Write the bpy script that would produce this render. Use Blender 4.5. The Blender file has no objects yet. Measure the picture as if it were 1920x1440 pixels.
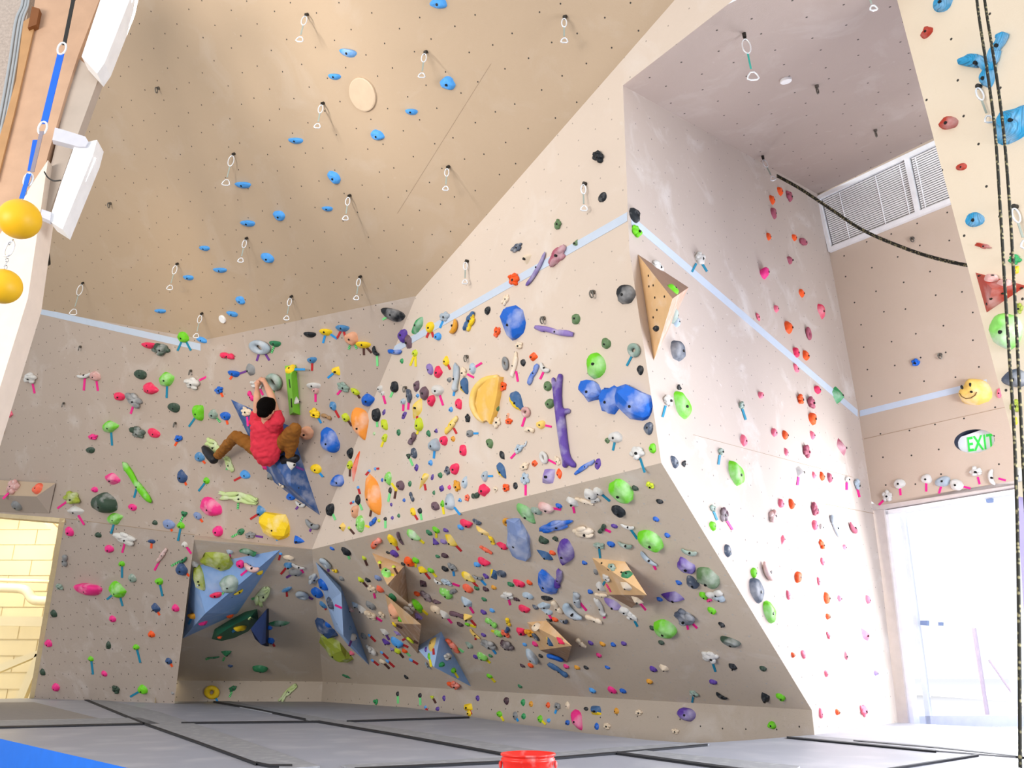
import bpy, bmesh, math, random
import numpy as np
from mathutils import Vector, Matrix, noise
random.seed(7)
S = bpy.context.scene
COL = S.collection
# ------------------------------------------------------------------ camera
HZ, VVY, CAMH = 1250., -3750., .5
F = math.sqrt((720-VVY)*(HZ-720)); PITCH = math.atan((HZ-720)/F)
cam_d = bpy.data.cameras.new('camera'); cam = bpy.data.objects.new('camera', cam_d); COL.objects.link(cam)
cam.location = (0, 0, CAMH); cam.rotation_euler = (math.pi/2+PITCH, 0, 0)
cam_d.sensor_fit = 'HORIZONTAL'; cam_d.sensor_width = 36; cam_d.lens = 36*F/1920; cam_d.clip_end = 300
S.camera = cam
# ------------------------------------------------------------------ world, lights, exposure
S.view_settings.view_transform = 'Standard'; S.view_settings.look = 'None'
S.view_settings.gamma = 1; S.view_settings.use_curve_mapping = False
S.view_settings.exposure = 0.0
W = bpy.data.worlds.new('world'); S.world = W; W.use_nodes = True
bg = W.node_tree.nodes['Background']; bg.inputs[0].default_value = (.93, .96, 1, 1); bg.inputs[1].default_value = 1.1
def area(name, loc, target, sx, sy, power, color):
    l = bpy.data.lights.new(name, 'AREA'); l.shape = 'RECTANGLE'; l.size = sx; l.size_y = sy; l.energy = power; l.color = color
    o = bpy.data.objects.new(name, l); COL.objects.link(o); o.location = loc
    o.rotation_euler = (Vector(target)-Vector(loc)).to_track_quat('-Z', 'Y').to_euler(); return o
area('door_daylight', (4.6, 7.0, 1.2), (2.6, 5.6, .9), 1.7, 2.2, 190, (.93, .95, 1))
area('garage_daylight', (4.6, 1.9, 1.3), (2.3, 5.6, -.3), 2.4, 1.6, 430, (.92, .95, 1))
area('left_fill_light', (-7.0, -1.0, 1.8), (0, 7.0, 2.4), 4.5, 2.4, 560, (1, .93, .86))  # unseen fill added on the left to brighten the upper wall
area('outside_daylight', (8.5, 20, 8), (8.5, 20.0, 0), 20, 20, 12000, (.97, .98, 1))
area('room_behind_lamp', (-9.6, 14.6, 3.4), (-9.6, 15.6, 0), 2.0, 2.0, 115, (1, .91, .74))
# ------------------------------------------------------------------ rays and planes
cp, sp = math.cos(PITCH), math.sin(PITCH)
C0 = Vector((0, 0, CAMH))
def ray(u, v):
    up = (720-v)/F
    return Vector(((u-960)/F, cp-sp*up, sp+cp*up))
def atY(u, v, Y): r = ray(u, v); return C0+r*(Y/r.y)
def atZ(u, v, z=0.): r = ray(u, v); return C0+r*((z-CAMH)/r.z)
class Pl:
    def __init__(s, a, b, c):
        n = (b-a).cross(c-a).normalized()
        if n.dot(C0-a) < 0: n = -n
        s.n, s.a = n, a
    def hit(s, u, v, off=0.):
        r = ray(u, v); return C0+r*((s.n.dot(s.a)+off-s.n.dot(C0))/s.n.dot(r))
# ------------------------------------------------------------------ materials
def lin(h):
    if isinstance(h, str): h = tuple(int(h[i:i+2], 16)/255 for i in (0, 2, 4))
    return tuple((c/12.92 if c <= .04045 else ((c+.055)/1.055)**2.4) for c in h)+(1,)
MATS = {}
def newmat(name):
    m = bpy.data.materials.new(name); m.use_nodes = True; nt = m.node_tree; b = nt.nodes['Principled BSDF']; return m, nt, b
def mat(name, hexc, rough=.55, metal=0., bump=0., bscale=60, vary=.12, vscale=12, emit=0, alpha=None, chalk=0., cscale=14., spec=.35):
    if name in MATS: return MATS[name]
    m, nt, b = newmat(name); L = nt.links
    col = lin(hexc)
    tc = nt.nodes.new('ShaderNodeTexCoord')
    nz = nt.nodes.new('ShaderNodeTexNoise'); nz.inputs['Scale'].default_value = vscale; nz.inputs['Detail'].default_value = 4
    L.new(tc.outputs['Object'], nz.inputs['Vector'])
    mx = nt.nodes.new('ShaderNodeMix'); mx.data_type = 'RGBA'
    mx.inputs[6].default_value = tuple(c*(1-vary) for c in col[:3])+(1,); mx.inputs[7].default_value = tuple(min(1, c*(1+vary)) for c in col[:3])+(1,)
    L.new(nz.outputs[0], mx.inputs[0]); out = mx.outputs[2]
    if chalk > 0:
        n2 = nt.nodes.new('ShaderNodeTexNoise'); n2.inputs['Scale'].default_value = cscale; n2.inputs['Detail'].default_value = 6
        L.new(tc.outputs['Object'], n2.inputs['Vector'])
        rp = nt.nodes.new('ShaderNodeValToRGB'); rp.color_ramp.elements[0].position = .50; rp.color_ramp.elements[1].position = .74
        rp.color_ramp.elements[1].color = (chalk, chalk, chalk, 1)
        L.new(n2.outputs[0], rp.inputs[0])
        m2 = nt.nodes.new('ShaderNodeMix'); m2.data_type = 'RGBA'; m2.inputs[7].default_value = (.82, .81, .8, 1)
        L.new(rp.outputs[0], m2.inputs[0]); L.new(out, m2.inputs[6]); out = m2.outputs[2]
    L.new(out, b.inputs['Base Color'])
    b.inputs['Roughness'].default_value = rough; b.inputs['Metallic'].default_value = metal
    b.inputs['Specular IOR Level'].default_value = spec
    if bump:
        n3 = nt.nodes.new('ShaderNodeTexNoise'); n3.inputs['Scale'].default_value = bscale; n3.inputs['Detail'].default_value = 3
        L.new(tc.outputs['Object'], n3.inputs['Vector'])
        bp = nt.nodes.new('ShaderNodeBump'); bp.inputs['Strength'].default_value = bump; bp.inputs['Distance'].default_value = .01
        L.new(n3.outputs[0], bp.inputs['Height']); L.new(bp.outputs[0], b.inputs['Normal'])
    if emit:
        b.inputs['Emission Color'].default_value = col; b.inputs['Emission Strength'].default_value = emit
    if alpha is not None: b.inputs['Alpha'].default_value = alpha
    MATS[name] = m; return m
def wallmat(name, hexc, dot=(.05, .045, .04), smudge=.35, scuff=.1, scale=5., dr=.05, dark=.12):
    m, nt, b = newmat(name); L = nt.links; N = nt.nodes
    c = lin(hexc)
    uv = N.new('ShaderNodeUVMap')
    def nz(scale, det=5, rough=.55, dist=0):
        n = N.new('ShaderNodeTexNoise'); n.inputs['Scale'].default_value = scale; n.inputs['Detail'].default_value = det
        n.inputs['Roughness'].default_value = rough; n.inputs['Distortion'].default_value = dist; L.new(uv.outputs[0], n.inputs['Vector']); return n
    def ramp(src, p0, p1, v0, v1):
        r = N.new('ShaderNodeMapRange'); r.inputs[1].default_value = p0; r.inputs[2].default_value = p1; r.inputs[3].default_value = v0; r.inputs[4].default_value = v1
        L.new(src, r.inputs[0]); return r.outputs[0]
    def mix(a, colr, fac):
        x = N.new('ShaderNodeMix'); x.data_type = 'RGBA'; L.new(fac, x.inputs[0]); 
        if isinstance(a, tuple): x.inputs[6].default_value = a
        else: L.new(a, x.inputs[6])
        x.inputs[7].default_value = colr; return x.outputs[2]
    o = mix(c, tuple(v*(1-dark) for v in c[:3])+(1,), nz(1.1).outputs[0])
    o = mix(o, tuple(v*.72 for v in c[:3])+(1,), ramp(nz(26, 8, .7).outputs[0], .56, .74, 0, scuff*2.2))
    o = mix(o, (.86, .85, .84, 1), ramp(nz(1.9, 7, .62, .6).outputs[0], .54, .78, 0, smudge))
    o = mix(o, (.8, .78, .76, 1), ramp(nz(13, 6, .6, .5).outputs[0], .66, .76, 0, smudge*.9))
    vo = N.new('ShaderNodeTexVoronoi'); vo.voronoi_dimensions = '2D'; vo.inputs['Scale'].default_value = scale; vo.inputs['Randomness'].default_value = .28
    L.new(uv.outputs[0], vo.inputs['Vector'])
    o = mix(o, dot+(1,), ramp(vo.outputs['Distance'], dr*.8, dr*1.1, 1, 0))
    L.new(o, b.inputs['Base Color']); b.inputs['Roughness'].default_value = .8; b.inputs['Specular IOR Level'].default_value = .2
    bp = N.new('ShaderNodeBump'); bp.inputs['Strength'].default_value = .25; bp.inputs['Distance'].default_value = .004
    L.new(nz(90, 3).outputs[0], bp.inputs['Height']); L.new(bp.outputs[0], b.inputs['Normal'])
    MATS[name] = m; return m
# ------------------------------------------------------------------ mesh helpers
def link(name, bm, mats, parent=None, smooth=False, loc=None, rot=None):
    me = bpy.data.meshes.new(name); bm.normal_update(); bm.to_mesh(me); bm.free()
    for m in (mats if isinstance(mats, (list, tuple)) else [mats]): me.materials.append(m)
    if smooth: me.polygons.foreach_set('use_smooth', [True]*len(me.polygons))
    o = bpy.data.objects.new(name, me); COL.objects.link(o)
    if loc is not None: o.location = loc
    if rot is not None: o.rotation_euler = rot
    if parent is not None:
        o.parent = parent
    return o
def tag(o, label=None, cat=None, group=None, kind=None):
    if label: o['label'] = label
    if cat: o['category'] = cat
    if group: o['group'] = group
    if kind: o['kind'] = kind
    return o
def empty(name, loc=(0, 0, 0)):
    o = bpy.data.objects.new(name, None); COL.objects.link(o); o.location = loc; o.empty_display_size = .05; return o
def off_origin(o):                     # move a top-level mesh's origin to its centre
    me = o.data; n = len(me.vertices); co = np.empty(n*3); me.vertices.foreach_get('co', co); co = co.reshape(-1, 3)
    c = (co.min(0)+co.max(0))/2; me.vertices.foreach_set('co', (co-c).ravel()); o.location = Vector(c)+o.location; return o
def add_poly(bm, pts, mi=0):
    f = bm.faces.new([bm.verts.new(p) for p in pts]); f.material_index = mi; return f
def add_prism(bm, pts, vec, mi=0):     # polygon extruded along vec
    a = [bm.verts.new(p) for p in pts]; b = [bm.verts.new(Vector(p)+Vector(vec)) for p in pts]; n = len(a)
    fs = [bm.faces.new(a), bm.faces.new(b[::-1])]
    for i in range(n): fs.append(bm.faces.new((a[i], b[i], b[(i+1) % n], a[(i+1) % n])))
    for f in fs: f.material_index = mi
    bmesh.ops.recalc_face_normals(bm, faces=fs); return fs
def add_tube(bm, pts, rad, seg=8, mi=0, closed=False, cap=True, flat=1., up=None):
    pts = [Vector(p) for p in pts]; n = len(pts); rr = rad if isinstance(rad, (list, tuple)) else [rad]*n
    rings = []; prev = None
    for i, p in enumerate(pts):
        if closed: t = (pts[(i+1) % n]-pts[i-1]).normalized()
        else: t = (pts[min(i+1, n-1)]-pts[max(i-1, 0)]).normalized()
        if up is not None: x = up.cross(t); x = x.normalized() if x.length > 1e-4 else t.orthogonal().normalized()
        elif prev is None: x = t.orthogonal().normalized()
        else: x = (prev-t*prev.dot(t)); x = x.normalized() if x.length > 1e-5 else t.orthogonal().normalized()
        prev = x; y = t.cross(x)
        rings.append([bm.verts.new(p+(x*math.cos(a)+y*math.sin(a)*flat)*rr[i]) for a in [2*math.pi*k/seg for k in range(seg)]])
    fs = []
    for i in range(n if closed else n-1):
        A, B = rings[i], rings[(i+1) % n]
        for k in range(seg): fs.append(bm.faces.new((A[k], A[(k+1) % seg], B[(k+1) % seg], B[k])))
    if cap and not closed: fs += [bm.faces.new(rings[0][::-1]), bm.faces.new(rings[-1])]
    for f in fs: f.material_index = mi
    return fs
def add_ell(bm, c, r, mi=0, seg=12, rings=8, rot=None, nz=0., seed=0):
    M = Matrix.Translation(c) @ (rot.to_4x4() if rot is not None else Matrix.Identity(4)) @ Matrix.Diagonal((*r, 1))
    g = bmesh.ops.create_uvsphere(bm, u_segments=seg, v_segments=rings, radius=1)
    for v in g['verts']:
        k = 1+nz*noise.noise(v.co*1.7+Vector((seed*3.1, seed, 0))) if nz else 1
        v.co = M @ (v.co*k)
    for f in {f for v in g['verts'] for f in v.link_faces}: f.material_index = mi
def spline(pts, n=6):                  # catmull-rom
    pts = [Vector(p) for p in pts]; P = [pts[0]*2-pts[1]]+pts+[pts[-1]*2-pts[-2]]; out = []
    for i in range(1, len(P)-2):
        for k in range(n):
            t = k/n; a, b, c, d = P[i-1:i+3]
            out.append(.5*((2*b)+(c-a)*t+(2*a-5*b+4*c-d)*t*t+(3*b-a-3*c+d)*t**3))
    return out+[pts[-1]]
# ------------------------------------------------------------------ key planes of the hall
kl, kr = atZ(605, 1314), atZ(1527, 1378)
R0 = atY(1610, 775, 8.5); ZD = Vector((0, 0, 1))
PD = Pl(kr, kr+ZD, R0)                                  # side wall by the door
sR, tL = PD.hit(1240, 868), PD.hit(1180, 408)
PB = Pl(sR, tL, atZ(722, 665, tL.z))                    # bright upper wall
b1, b2, b3 = PB.hit(780, 555), PB.hit(1265, 0), PB.hit(585, 1030)
PC = Pl(sR, b3, PD.hit(1522, 1331))                     # lower overhanging wall
aA = atY(365, 1003, 10.8); PA2 = Pl(b1, b3, aA); qA = PA2.hit(385, 637)
PE = Pl(b1, b2, qA)                                     # slanted ceiling
wA = PE.hit(45, 575); PA1 = Pl(aA, qA, wA)
PK = Pl(R0, atZ(1802, 728, R0.z), R0+ZD)                # wall over the door
kA = PD.hit(1535, 365); PKu = Pl(R0, atZ(1802, 728, R0.z), kA); tB = PB.hit(1168, 160); PP = Pl(PD.hit(1168, 160), PB.hit(1365, 8), kA)
PV = Pl(aA, PA1.hit(121, 972), atY(327, 1315, 12.6))
recL, recR = atY(330, 1275, 13.35), PC.hit(605, 1278)
recT = b3.lerp(recR, .04); PR = Pl(recL, recT, recR)              # recessed panel
g0, g1 = atY(1682, 0, 4.2), atY(1902, 832, 4.35); PG = Pl(g0, g1, atY(2080, 300, 3.55))
FACETS = []                                             # (name, triangles, plane normal) for placing holds
def facet(name, pts, m, holes=(), kindname='wall', uvrot=None, register=True):
    bm = bmesh.new(); loops = [pts]+list(holes); edges = []
    for lp in loops:
        vs = [bm.verts.new(p) for p in lp]
        for i in range(len(vs)): edges.append(bm.edges.new((vs[i], vs[(i+1) % len(vs)])))
    if holes: bmesh.ops.triangle_fill(bm, use_beauty=True, use_dissolve=False, edges=edges)
    else:
        from mathutils.geometry import tessellate_polygon
        bm.verts.ensure_lookup_table()
        for e in bm.edges[:]: bm.edges.remove(e)
        c2 = (pts[0]+pts[1]+pts[2])/3; q = [Vector(((r_ := (p-C0)).x/r_.dot(Vector((0, cp, sp))), r_.dot(Vector((0, -sp, cp)))/r_.dot(Vector((0, cp, sp))), 0)) for p in pts]
        for t in tessellate_polygon([q]): bm.faces.new([bm.verts[i] for i in t])
    n = Pl(Vector(pts[0]), Vector(pts[1]), Vector(pts[2])).n
    ux = Vector((-n.y, n.x, 0)); ux = ux.normalized() if ux.length > .15 else Vector((1, 0, 0)); vx = n.cross(ux)
    uvl = bm.loops.layers.uv.new('UVMap')
    for f in bm.faces:
        f.normal_update()
        if f.normal.dot(C0-f.calc_center_median()) < 0: f.normal_flip()
        for l in f.loops: l[uvl].uv = (l.vert.co.dot(ux), l.vert.co.dot(vx))
    if register:
        for f in bm.faces:
            a, b, c = [l.vert.co.copy() for l in f.loops]; FACETS.append((name, a, b, c, f.normal.copy()))
    o = link(kindname, bm, m); tag(o, kind='structure'); return o
def H(u, v):                                            # first surface behind a pixel: point, normal, name
    r = ray(u, v); best = None
    for nm, a, b, c, n in FACETS:
        den = n.dot(r)
        if abs(den) < 1e-9: continue
        t = n.dot(a-C0)/den
        if t <= 0 or (best and t >= best[0]): continue
        p = C0+r*t
        if (b-a).cross(p-a).dot(n) < -1e-5 or (c-b).cross(p-b).dot(n) < -1e-5 or (a-c).cross(p-c).dot(n) < -1e-5: continue
        best = (t, p, n, nm)
    return best
# ------------------------------------------------------------------ setting: walls, ceiling, floor
mTan = wallmat('tan_wall', 'c0a98f', smudge=.1, scuff=.05, dark=.1, dr=.03, scale=4.2)
mWall = wallmat('beige_wall', 'bfaea0', smudge=.3, scuff=.14, dr=.036)
mLow = wallmat('worn_grey_wall', 'd2c2af', dot=(.5, .48, .45), smudge=.4, scuff=.35, dr=.04)
mBrt = wallmat('cream_wall', 'dccbbb', dot=(.38, .32, .27), smudge=.25, scuff=.06, dr=.032)
mDoorW = wallmat('side_wall', 'c9bbb1', smudge=.5, scuff=.05, dot=(.2, .18, .17), dr=.03)
mK = wallmat('over_door_wall', 'cbb8a6', smudge=.06, scuff=.05, scale=3.6, dr=.034)
mP = wallmat('grey_ceiling', 'b5a59c', smudge=.15, scuff=.04, scale=3.6, dr=.03)
mKick = wallmat('kickboard', 'bcae9e', smudge=.25, scuff=.25, scale=4, dr=.03)
mG = wallmat('near_wall', 'ecdcc4', smudge=.1, scuff=.05, scale=4.2, dr=.035)
doorTL = atY(-200, 955, 12.6); 
facet('left wall', [qA, wA, PA1.hit(-160, 520), PA1.hit(-160, 950), PA1.hit(121, 972), aA], mWall, kindname='wall_left')
v1b, v2b = PV.hit(327, 1316), PV.hit(62, 1318)
v1b += (v1b-aA)*((v1b.z+.05)/(aA.z-v1b.z)); q_ = PA1.hit(121, 972); v2b += (v2b-q_)*((v2b.z+.05)/(q_.z-v2b.z))
facet('left wall', [aA, PA1.hit(121, 972), v2b, v1b], wallmat('worn_beige_wall', 'b9aa9e', smudge=.3, scuff=.3), kindname='wall_left_lower')
facet('left wall', [qA, aA, b3, b1], mWall, kindname='wall_back')
recTL, recL2 = PR.hit(364, 1012), PR.hit(331, 1276)
facet('recess', [recTL, recT, recR, recL2], mLow, kindname='wall_recess')
facet('recess lip', [aA, b3, recT, recTL], mLow, kindname='trim_1')
facet('recess lip', [aA, recTL, recL2, v1b], mLow, kindname='trim_7', register=False)
facet('upper wall', [sR, b3, b1, b2, PB.hit(1440, -60), PB.hit(1365, 8), tB, PB.hit(1180, 470)], mBrt, kindname='wall_upper')
kR = PD.hit(1522, 1331)
facet('lower wall', [sR, b3, recR, kR], mLow, kindname='wall_lower')
def drop(p, z=-.02): return Vector((p.x, p.y, z))
kLt = recL2
facet('kickboard', [kR, recR, drop(recR, -.42), drop(kR, -.42)], mKick, kindname='baseboard_right')
facet('kickboard', [recR, kLt, drop(kLt), drop(recR)], mKick, kindname='baseboard_left')
dLow = PD.hit(1684, 1362); dLow = Vector((dLow.x, dLow.y, -.02))
facet('side wall', [kR, sR, PD.hit(1180, 470), PD.hit(1168, 160), kA, R0, PD.hit(1634, 940), PD.hit(1654, 1090), dLow, drop(kR)], mDoorW, kindname='wall_side')
facet('slanted ceiling', [b1, b2, PE.hit(1500, -280), PE.hit(-60, -280), PE.hit(-260, 520), wA, qA], mTan, kindname='ceiling')
facet('grey ceiling', [PD.hit(1168, 160), kA, PP.hit(1830, 220), PP.hit(1860, -60), PP.hit(1500, -60), PB.hit(1365, 8)], mP, kindname='ceiling_right')
# wall over the door, with a hole for the exit sign
def ell_px(u, v, a, b, rot, P, n=40):
    return [P.hit(u+a*math.cos(t)*math.cos(rot)-b*math.sin(t)*math.sin(rot), v+a*math.cos(t)*math.sin(rot)+b*math.sin(t)*math.cos(rot)) for t in [2*math.pi*i/n for i in range(n)]]
hole = ell_px(1827, 827, 38, 22, -.08, PK)
facet('wall over the door', [R0, PK.hit(1634, 940), PK.hit(1645, 948), PK.hit(1945, 903), PK.hit(1945, 694)], mK, holes=[hole], kindname='wall_door')
facet('wall over the door', [kA, R0, PKu.hit(1945, 694), PKu.hit(1945, 200), PKu.hit(1760, 252)], mK, kindname='wall_door_upper')
gb = PG.hit(1906, 930)
facet('near wall', [g0, PG.hit(1682-60, -200), PG.hit(2150, -200), PG.hit(2150, 980), gb, g1], mG, kindname='wall_near')
bm = bmesh.new()
e = [PG.hit(1660, -80), g0, g1, gb, drop(atY(1918, 1440, 4.6), -.4)]
for i in range(4): bm.faces.new([bm.verts.new(p) for p in (e[i], e[i+1], e[i+1]+Vector((1.3, .9, 0)), e[i]+Vector((1.3, .9, 0)))])
bm.faces.new([bm.verts.new(p) for p in (gb, e[4], e[4]+Vector((2, -1.2, 0)), gb+Vector((2, -1.2, 0)))])
tag(link('wall_near_side', bm, mat('near_wall_edge', '8d84a8')), kind='structure')
# ------------------------------------------------------------------ floor and crash mat
bm = bmesh.new(); add_poly(bm, [(-30, -6, -.42), (14, -6, -.42), (14, 30, -.42), (-30, 30, -.42)])
tag(link('floor', bm, mat('rubber_floor', '6a6a6c', rough=.8)), kind='structure')
mMat = mat('mat_vinyl', '9699a4', rough=.42, bump=.15, bscale=5, vary=.06, vscale=2.2, chalk=.18, cscale=3.)
mFlap = mat('mat_flap', '87898e', rough=.6, vary=.1, vscale=9, chalk=.2)
mSeam = mat('mat_seam', '16181f', rough=.7); mBlue = mat('blue_vinyl', '0f6fe0', rough=.45, vary=.12, vscale=9)
mp = [atZ(-120, 1357.5), atZ(0, 1385), atZ(240, 1440), atZ(900, 1590), Vector((7, 1.2, 0)), Vector((5.6, 5.9, 0)), Vector((dLow.x, dLow.y, 0)), atZ(1560, 1374), atZ(1500, 1380), atZ(1400, 1388), atZ(1304, 1394), atZ(1210, 1387), atZ(1100, 1375), atZ(960, 1356), atZ(865, 1341), atZ(760, 1326), atZ(675, 1317), drop(recR, 0), drop(kLt, 0), Vector((v1b.x, v1b.y, 0)), Vector((v2b.x, v2b.y, 0)), Vector((-12.5, 12.9, 0))]
bm = bmesh.new(); add_prism(bm, mp, (0, 0, -.4))
bm.faces.ensure_lookup_table()
for f in bm.faces:
    if abs(f.normal.z) < .5: f.material_index = 1
crash = link('crash_mat', bm, [mMat, mBlue]); tag(crash, 'grey vinyl crash mat floor with dark seams and a blue side', 'mat')
def strip(name, px, m, z):
    bm = bmesh.new(); add_prism(bm, [atZ(u, v, z) for u, v in px], (0, 0, -z-.0015)); return link(name, bm, m, crash)
strip('mesh_ramp', [(-40, 1317), (64, 1316.5), (186, 1347), (-40, 1351)], mat('mat_mesh', '8d8782', rough=.9, bump=.5, bscale=90), .006)
for p in ([(158, 1310), (186, 1309), (300, 1335), (420, 1375), (600, 1436), (545, 1440), (480, 1430), (271, 1356)],
          [(400, 1316), (424, 1313), (600, 1345), (760, 1368), (1050, 1413), (942, 1413), (735, 1376), (573, 1349)],
          [(-20, 1352), (262, 1345), (300, 1357), (-20, 1364)], [(930, 1420), (1140, 1402), (1300, 1392), (1330, 1395), (1157, 1410), (940, 1428), (660, 1440), (640, 1434)],
          [(1157, 1410), (1200, 1406), (1500, 1436), (1480, 1450)], [(1475, 1381), (1520, 1379), (1790, 1401), (1925, 1412), (1925, 1420), (1755, 1407)]):
    strip('seam_flap', p, mFlap, .008)
def seam(pts, w):
    for i in range(len(pts)-1):
        (a, b), (c, d) = pts[i], pts[i+1]
        strip('seam', [(a, b-w/2), (c, d-w/2), (c, d+w/2), (a, b+w/2)], mSeam, .011)
seam([(158, 1310), (271, 1356), (372, 1391), (480, 1430)], 3.2)
seam([(400, 1315), (480, 1329), (573, 1348)], 2.6); seam([(597, 1352), (735, 1375), (942, 1412)], 3)
seam([(-20, 1363), (271, 1356)], 2.4); seam([(340, 1354.5), (597, 1352)], 2.2); seam([(650, 1351.5), (880, 1344)], 2)
seam([(665, 1440), (942, 1427), (1037, 1420), (1157, 1410)], 2.6); seam([(1157, 1410), (1327, 1395)], 1.8)
seam([(1157, 1410), (1372, 1439), (1500, 1462)], 3.4); seam([(1475, 1381), (1755, 1407)], 2); seam([(1600, 1388), (1755, 1401), (1920, 1418)], 2)
seam([(1662, 1441), (1835, 1414)], 2); seam([(480, 1429), (505, 1434), (548, 1434)], 3)
# ------------------------------------------------------------------ room seen through the left opening
mCream = mat('cream_block', 'e6d9b4', rough=.8, vary=.1, vscale=1.5); mJoint = mat('block_joint', 'cbbb94', rough=.9)
xr = PV.hit(121, 972).x
bm = bmesh.new()
add_poly(bm, [(-18, 16.5, -.3), (-5.2, 16.5, -.3), (-5.2, 16.5, 5), (-18, 16.5, 5)]); add_poly(bm, [(-5.2, 12.8, -.3), (-5.2, 16.5, -.3), (-5.2, 16.5, 5), (-5.2, 12.8, 5)])
add_poly(bm, [(-18, 12.9, 4.2), (-5.2, 12.9, 4.2), (-5.2, 16.5, 4.2), (-18, 16.5, 4.2)]); add_poly(bm, [(-18, 12.9, -.3), (-5.2, 12.9, -.3), (-5.2, 16.5, -.3), (-18, 16.5, -.3)])
rj = link('wall_room', bm, mCream); tag(rj, kind='structure')
bm = bmesh.new()
for k in range(14): bmesh.ops.create_cube(bm, size=1, matrix=Matrix.Translation((-11.5, 16.49, -.2+k*.3)) @ Matrix.Diagonal((13, .008, .012, 1)))
for k in range(14):
    for j in range(16): bmesh.ops.create_cube(bm, size=1, matrix=Matrix.Translation((-17.5+j*.8+(k % 2)*.4, 16.49, -.05+k*.3)) @ Matrix.Diagonal((.012, .008, .3, 1)))
tag(link('block_joints', bm, mJoint, rj))
bm = bmesh.new(); pa, pb = PV.hit(122, 972), PV.hit(62, 1320); nv = Vector((0, .22, 0)); dx = Vector((-.07, -.02, 0))
add_prism(bm, [pa, pb, pb+dx, pa+dx], nv); pc = PA1.hit(-160, 950)
add_prism(bm, [pa, pc, pc+Vector((0, 0, -.06)), pa+Vector((0, 0, -.06))], nv)
tag(link('trim_2', bm, mat('doorway_trim', 'd8c49a', rough=.6)), kind='structure')
def at3(u, v, Y): return atY(u, v, Y)
bm = bmesh.new(); add_tube(bm, spline([at3(-60, 1102, 15.6), at3(20, 1103, 15.6), at3(48, 1107, 15.6), at3(62, 1124, 15.6), at3(84, 1127, 15.6), at3(150, 1128, 15.6)]), .085, 12)
tag(off_origin(link('duct_pipe', bm, mat('white_pipe', 'f2e8c6'), smooth=True)), 'thick cream pipe with an S bend behind the left opening', 'pipe')
bm = bmesh.new(); add_tube(bm, [at3(-60, 1086, 15.9), at3(150, 1092, 15.9)], .035, 10)
tag(off_origin(link('straight_pipe', bm, MATS['white_pipe'], smooth=True)), 'thin straight cream pipe above the S bend pipe in the left opening', 'pipe')
for nm, p, lab in (('roof_beam', [(-60, 1155), (130, 1157), (130, 1176), (-60, 1172)], 'flat horizontal cream beam below the pipes in the left opening'),
                   ('slanted_beam', [(-20, 1252), (72, 1219), (70, 1230), (-20, 1268)], 'rising slanted cream beam low in the left opening'),
                   ('slanted_beam', [(66, 1226), (80, 1226), (42, 1316), (26, 1316)], 'steep slanted cream brace beside the left opening edge'),
                   ('slanted_beam', [(70, 967), (84, 967), (124, 1006), (122, 1020)], 'short cream brace at the top corner of the left opening')):
    bm = bmesh.new(); add_prism(bm, [at3(u, v, 15.2) for u, v in p], (0, .12, 0)); tag(off_origin(link(nm, bm, mCream)), lab, 'beam')
# ------------------------------------------------------------------ door with glass, posts
mPost = mat('post_paint', 'cfc4be', rough=.6); mWF = mat('white_frame', 'f2f2f5', rough=.4); mGlass = None
def kq(u, v, d=0.): return PK.hit(u, v, d)
def kquad(px, d0, d1):
    bm = bmesh.new(); a = [kq(u, v, d0) for u, v in px]; add_prism(bm, a, PK.n*(d1-d0)); return bm
post = link('trim_3', kquad([(1645, 948), (1668, 956), (1716, 1364), (1682, 1364)], -.14, -.02), mPost); tag(post, kind='structure')
tag(link('trim_4', kquad([(1645, 948), (1930, 903), (1930, 914), (1650, 960)], -.14, .0), mPost), kind='structure')
dr_ = link('door_1', kquad([(1664, 960), (1675, 960), (1726, 1364), (1712, 1364)], -.16, -.05), mWF); tag(dr_, kind='structure')
link('frame_rail', kquad([(1664, 960), (1930, 917), (1930, 923), (1666, 968)], -.16, -.05), mWF, dr_)
link('door_stile', kquad([(1693, 970), (1699, 969), (1752, 1362), (1743, 1362)], -.22, -.16), mat('stile', 'dfe4ee', rough=.5), dr_)
link('door_stile', kquad([(1855, 940), (1866, 938), (1915, 1330), (1905, 1330)], -.22, -.16), MATS['stile'], dr_)
link('door_rail', kquad([(1728, 1362), (1925, 1362), (1925, 1340), (1726, 1342)], -.22, -.16), MATS['stile'], dr_)
g, nt, b = newmat('clear_glass'); b.inputs['Base Color'].default_value = (1, 1, 1, 1); b.inputs['Roughness'].default_value = 0; b.inputs['Transmission Weight'].default_value = 1; b.inputs['IOR'].default_value = 1.02
link('door_glass', kquad([(1700, 969), (1856, 941), (1905, 1342), (1750, 1345)], -.19, -.18), g, dr_)
mMetalB = mat('door_hardware', '7d93bd', rough=.4, metal=.3)
link('lock_plate', kquad([(1729, 1164), (1742, 1164), (1742, 1173), (1729, 1172)], -.15, -.11), mMetalB, dr_)
link('latch', kquad([(1763, 1167), (1769, 1167), (1769, 1173), (1763, 1173)], -.17, -.13), mMetalB, dr_)
link('closer_bracket', kquad([(1852, 937), (1863, 935), (1863, 942), (1853, 943)], -.15, -.11), mMetalB, dr_)
bm = bmesh.new(); add_tube(bm, [kq(1826, 1178, -1.2), kq(1852, 1344, -1.2)], .022, 8)
tag(off_origin(link('handrail_post', bm, mat('rail', 'cdbfd0', rough=.5))), 'thin pale steep rail seen outside through the glass door', 'rail')
bm = bmesh.new(); add_tube(bm, [kq(1855, 1238, -1.5), kq(1916, 1326, -1.5)], .012, 8)
tag(off_origin(link('handrail', bm, MATS['rail'])), 'thin pale slanting rail outside the glass door, low right', 'rail')
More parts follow.
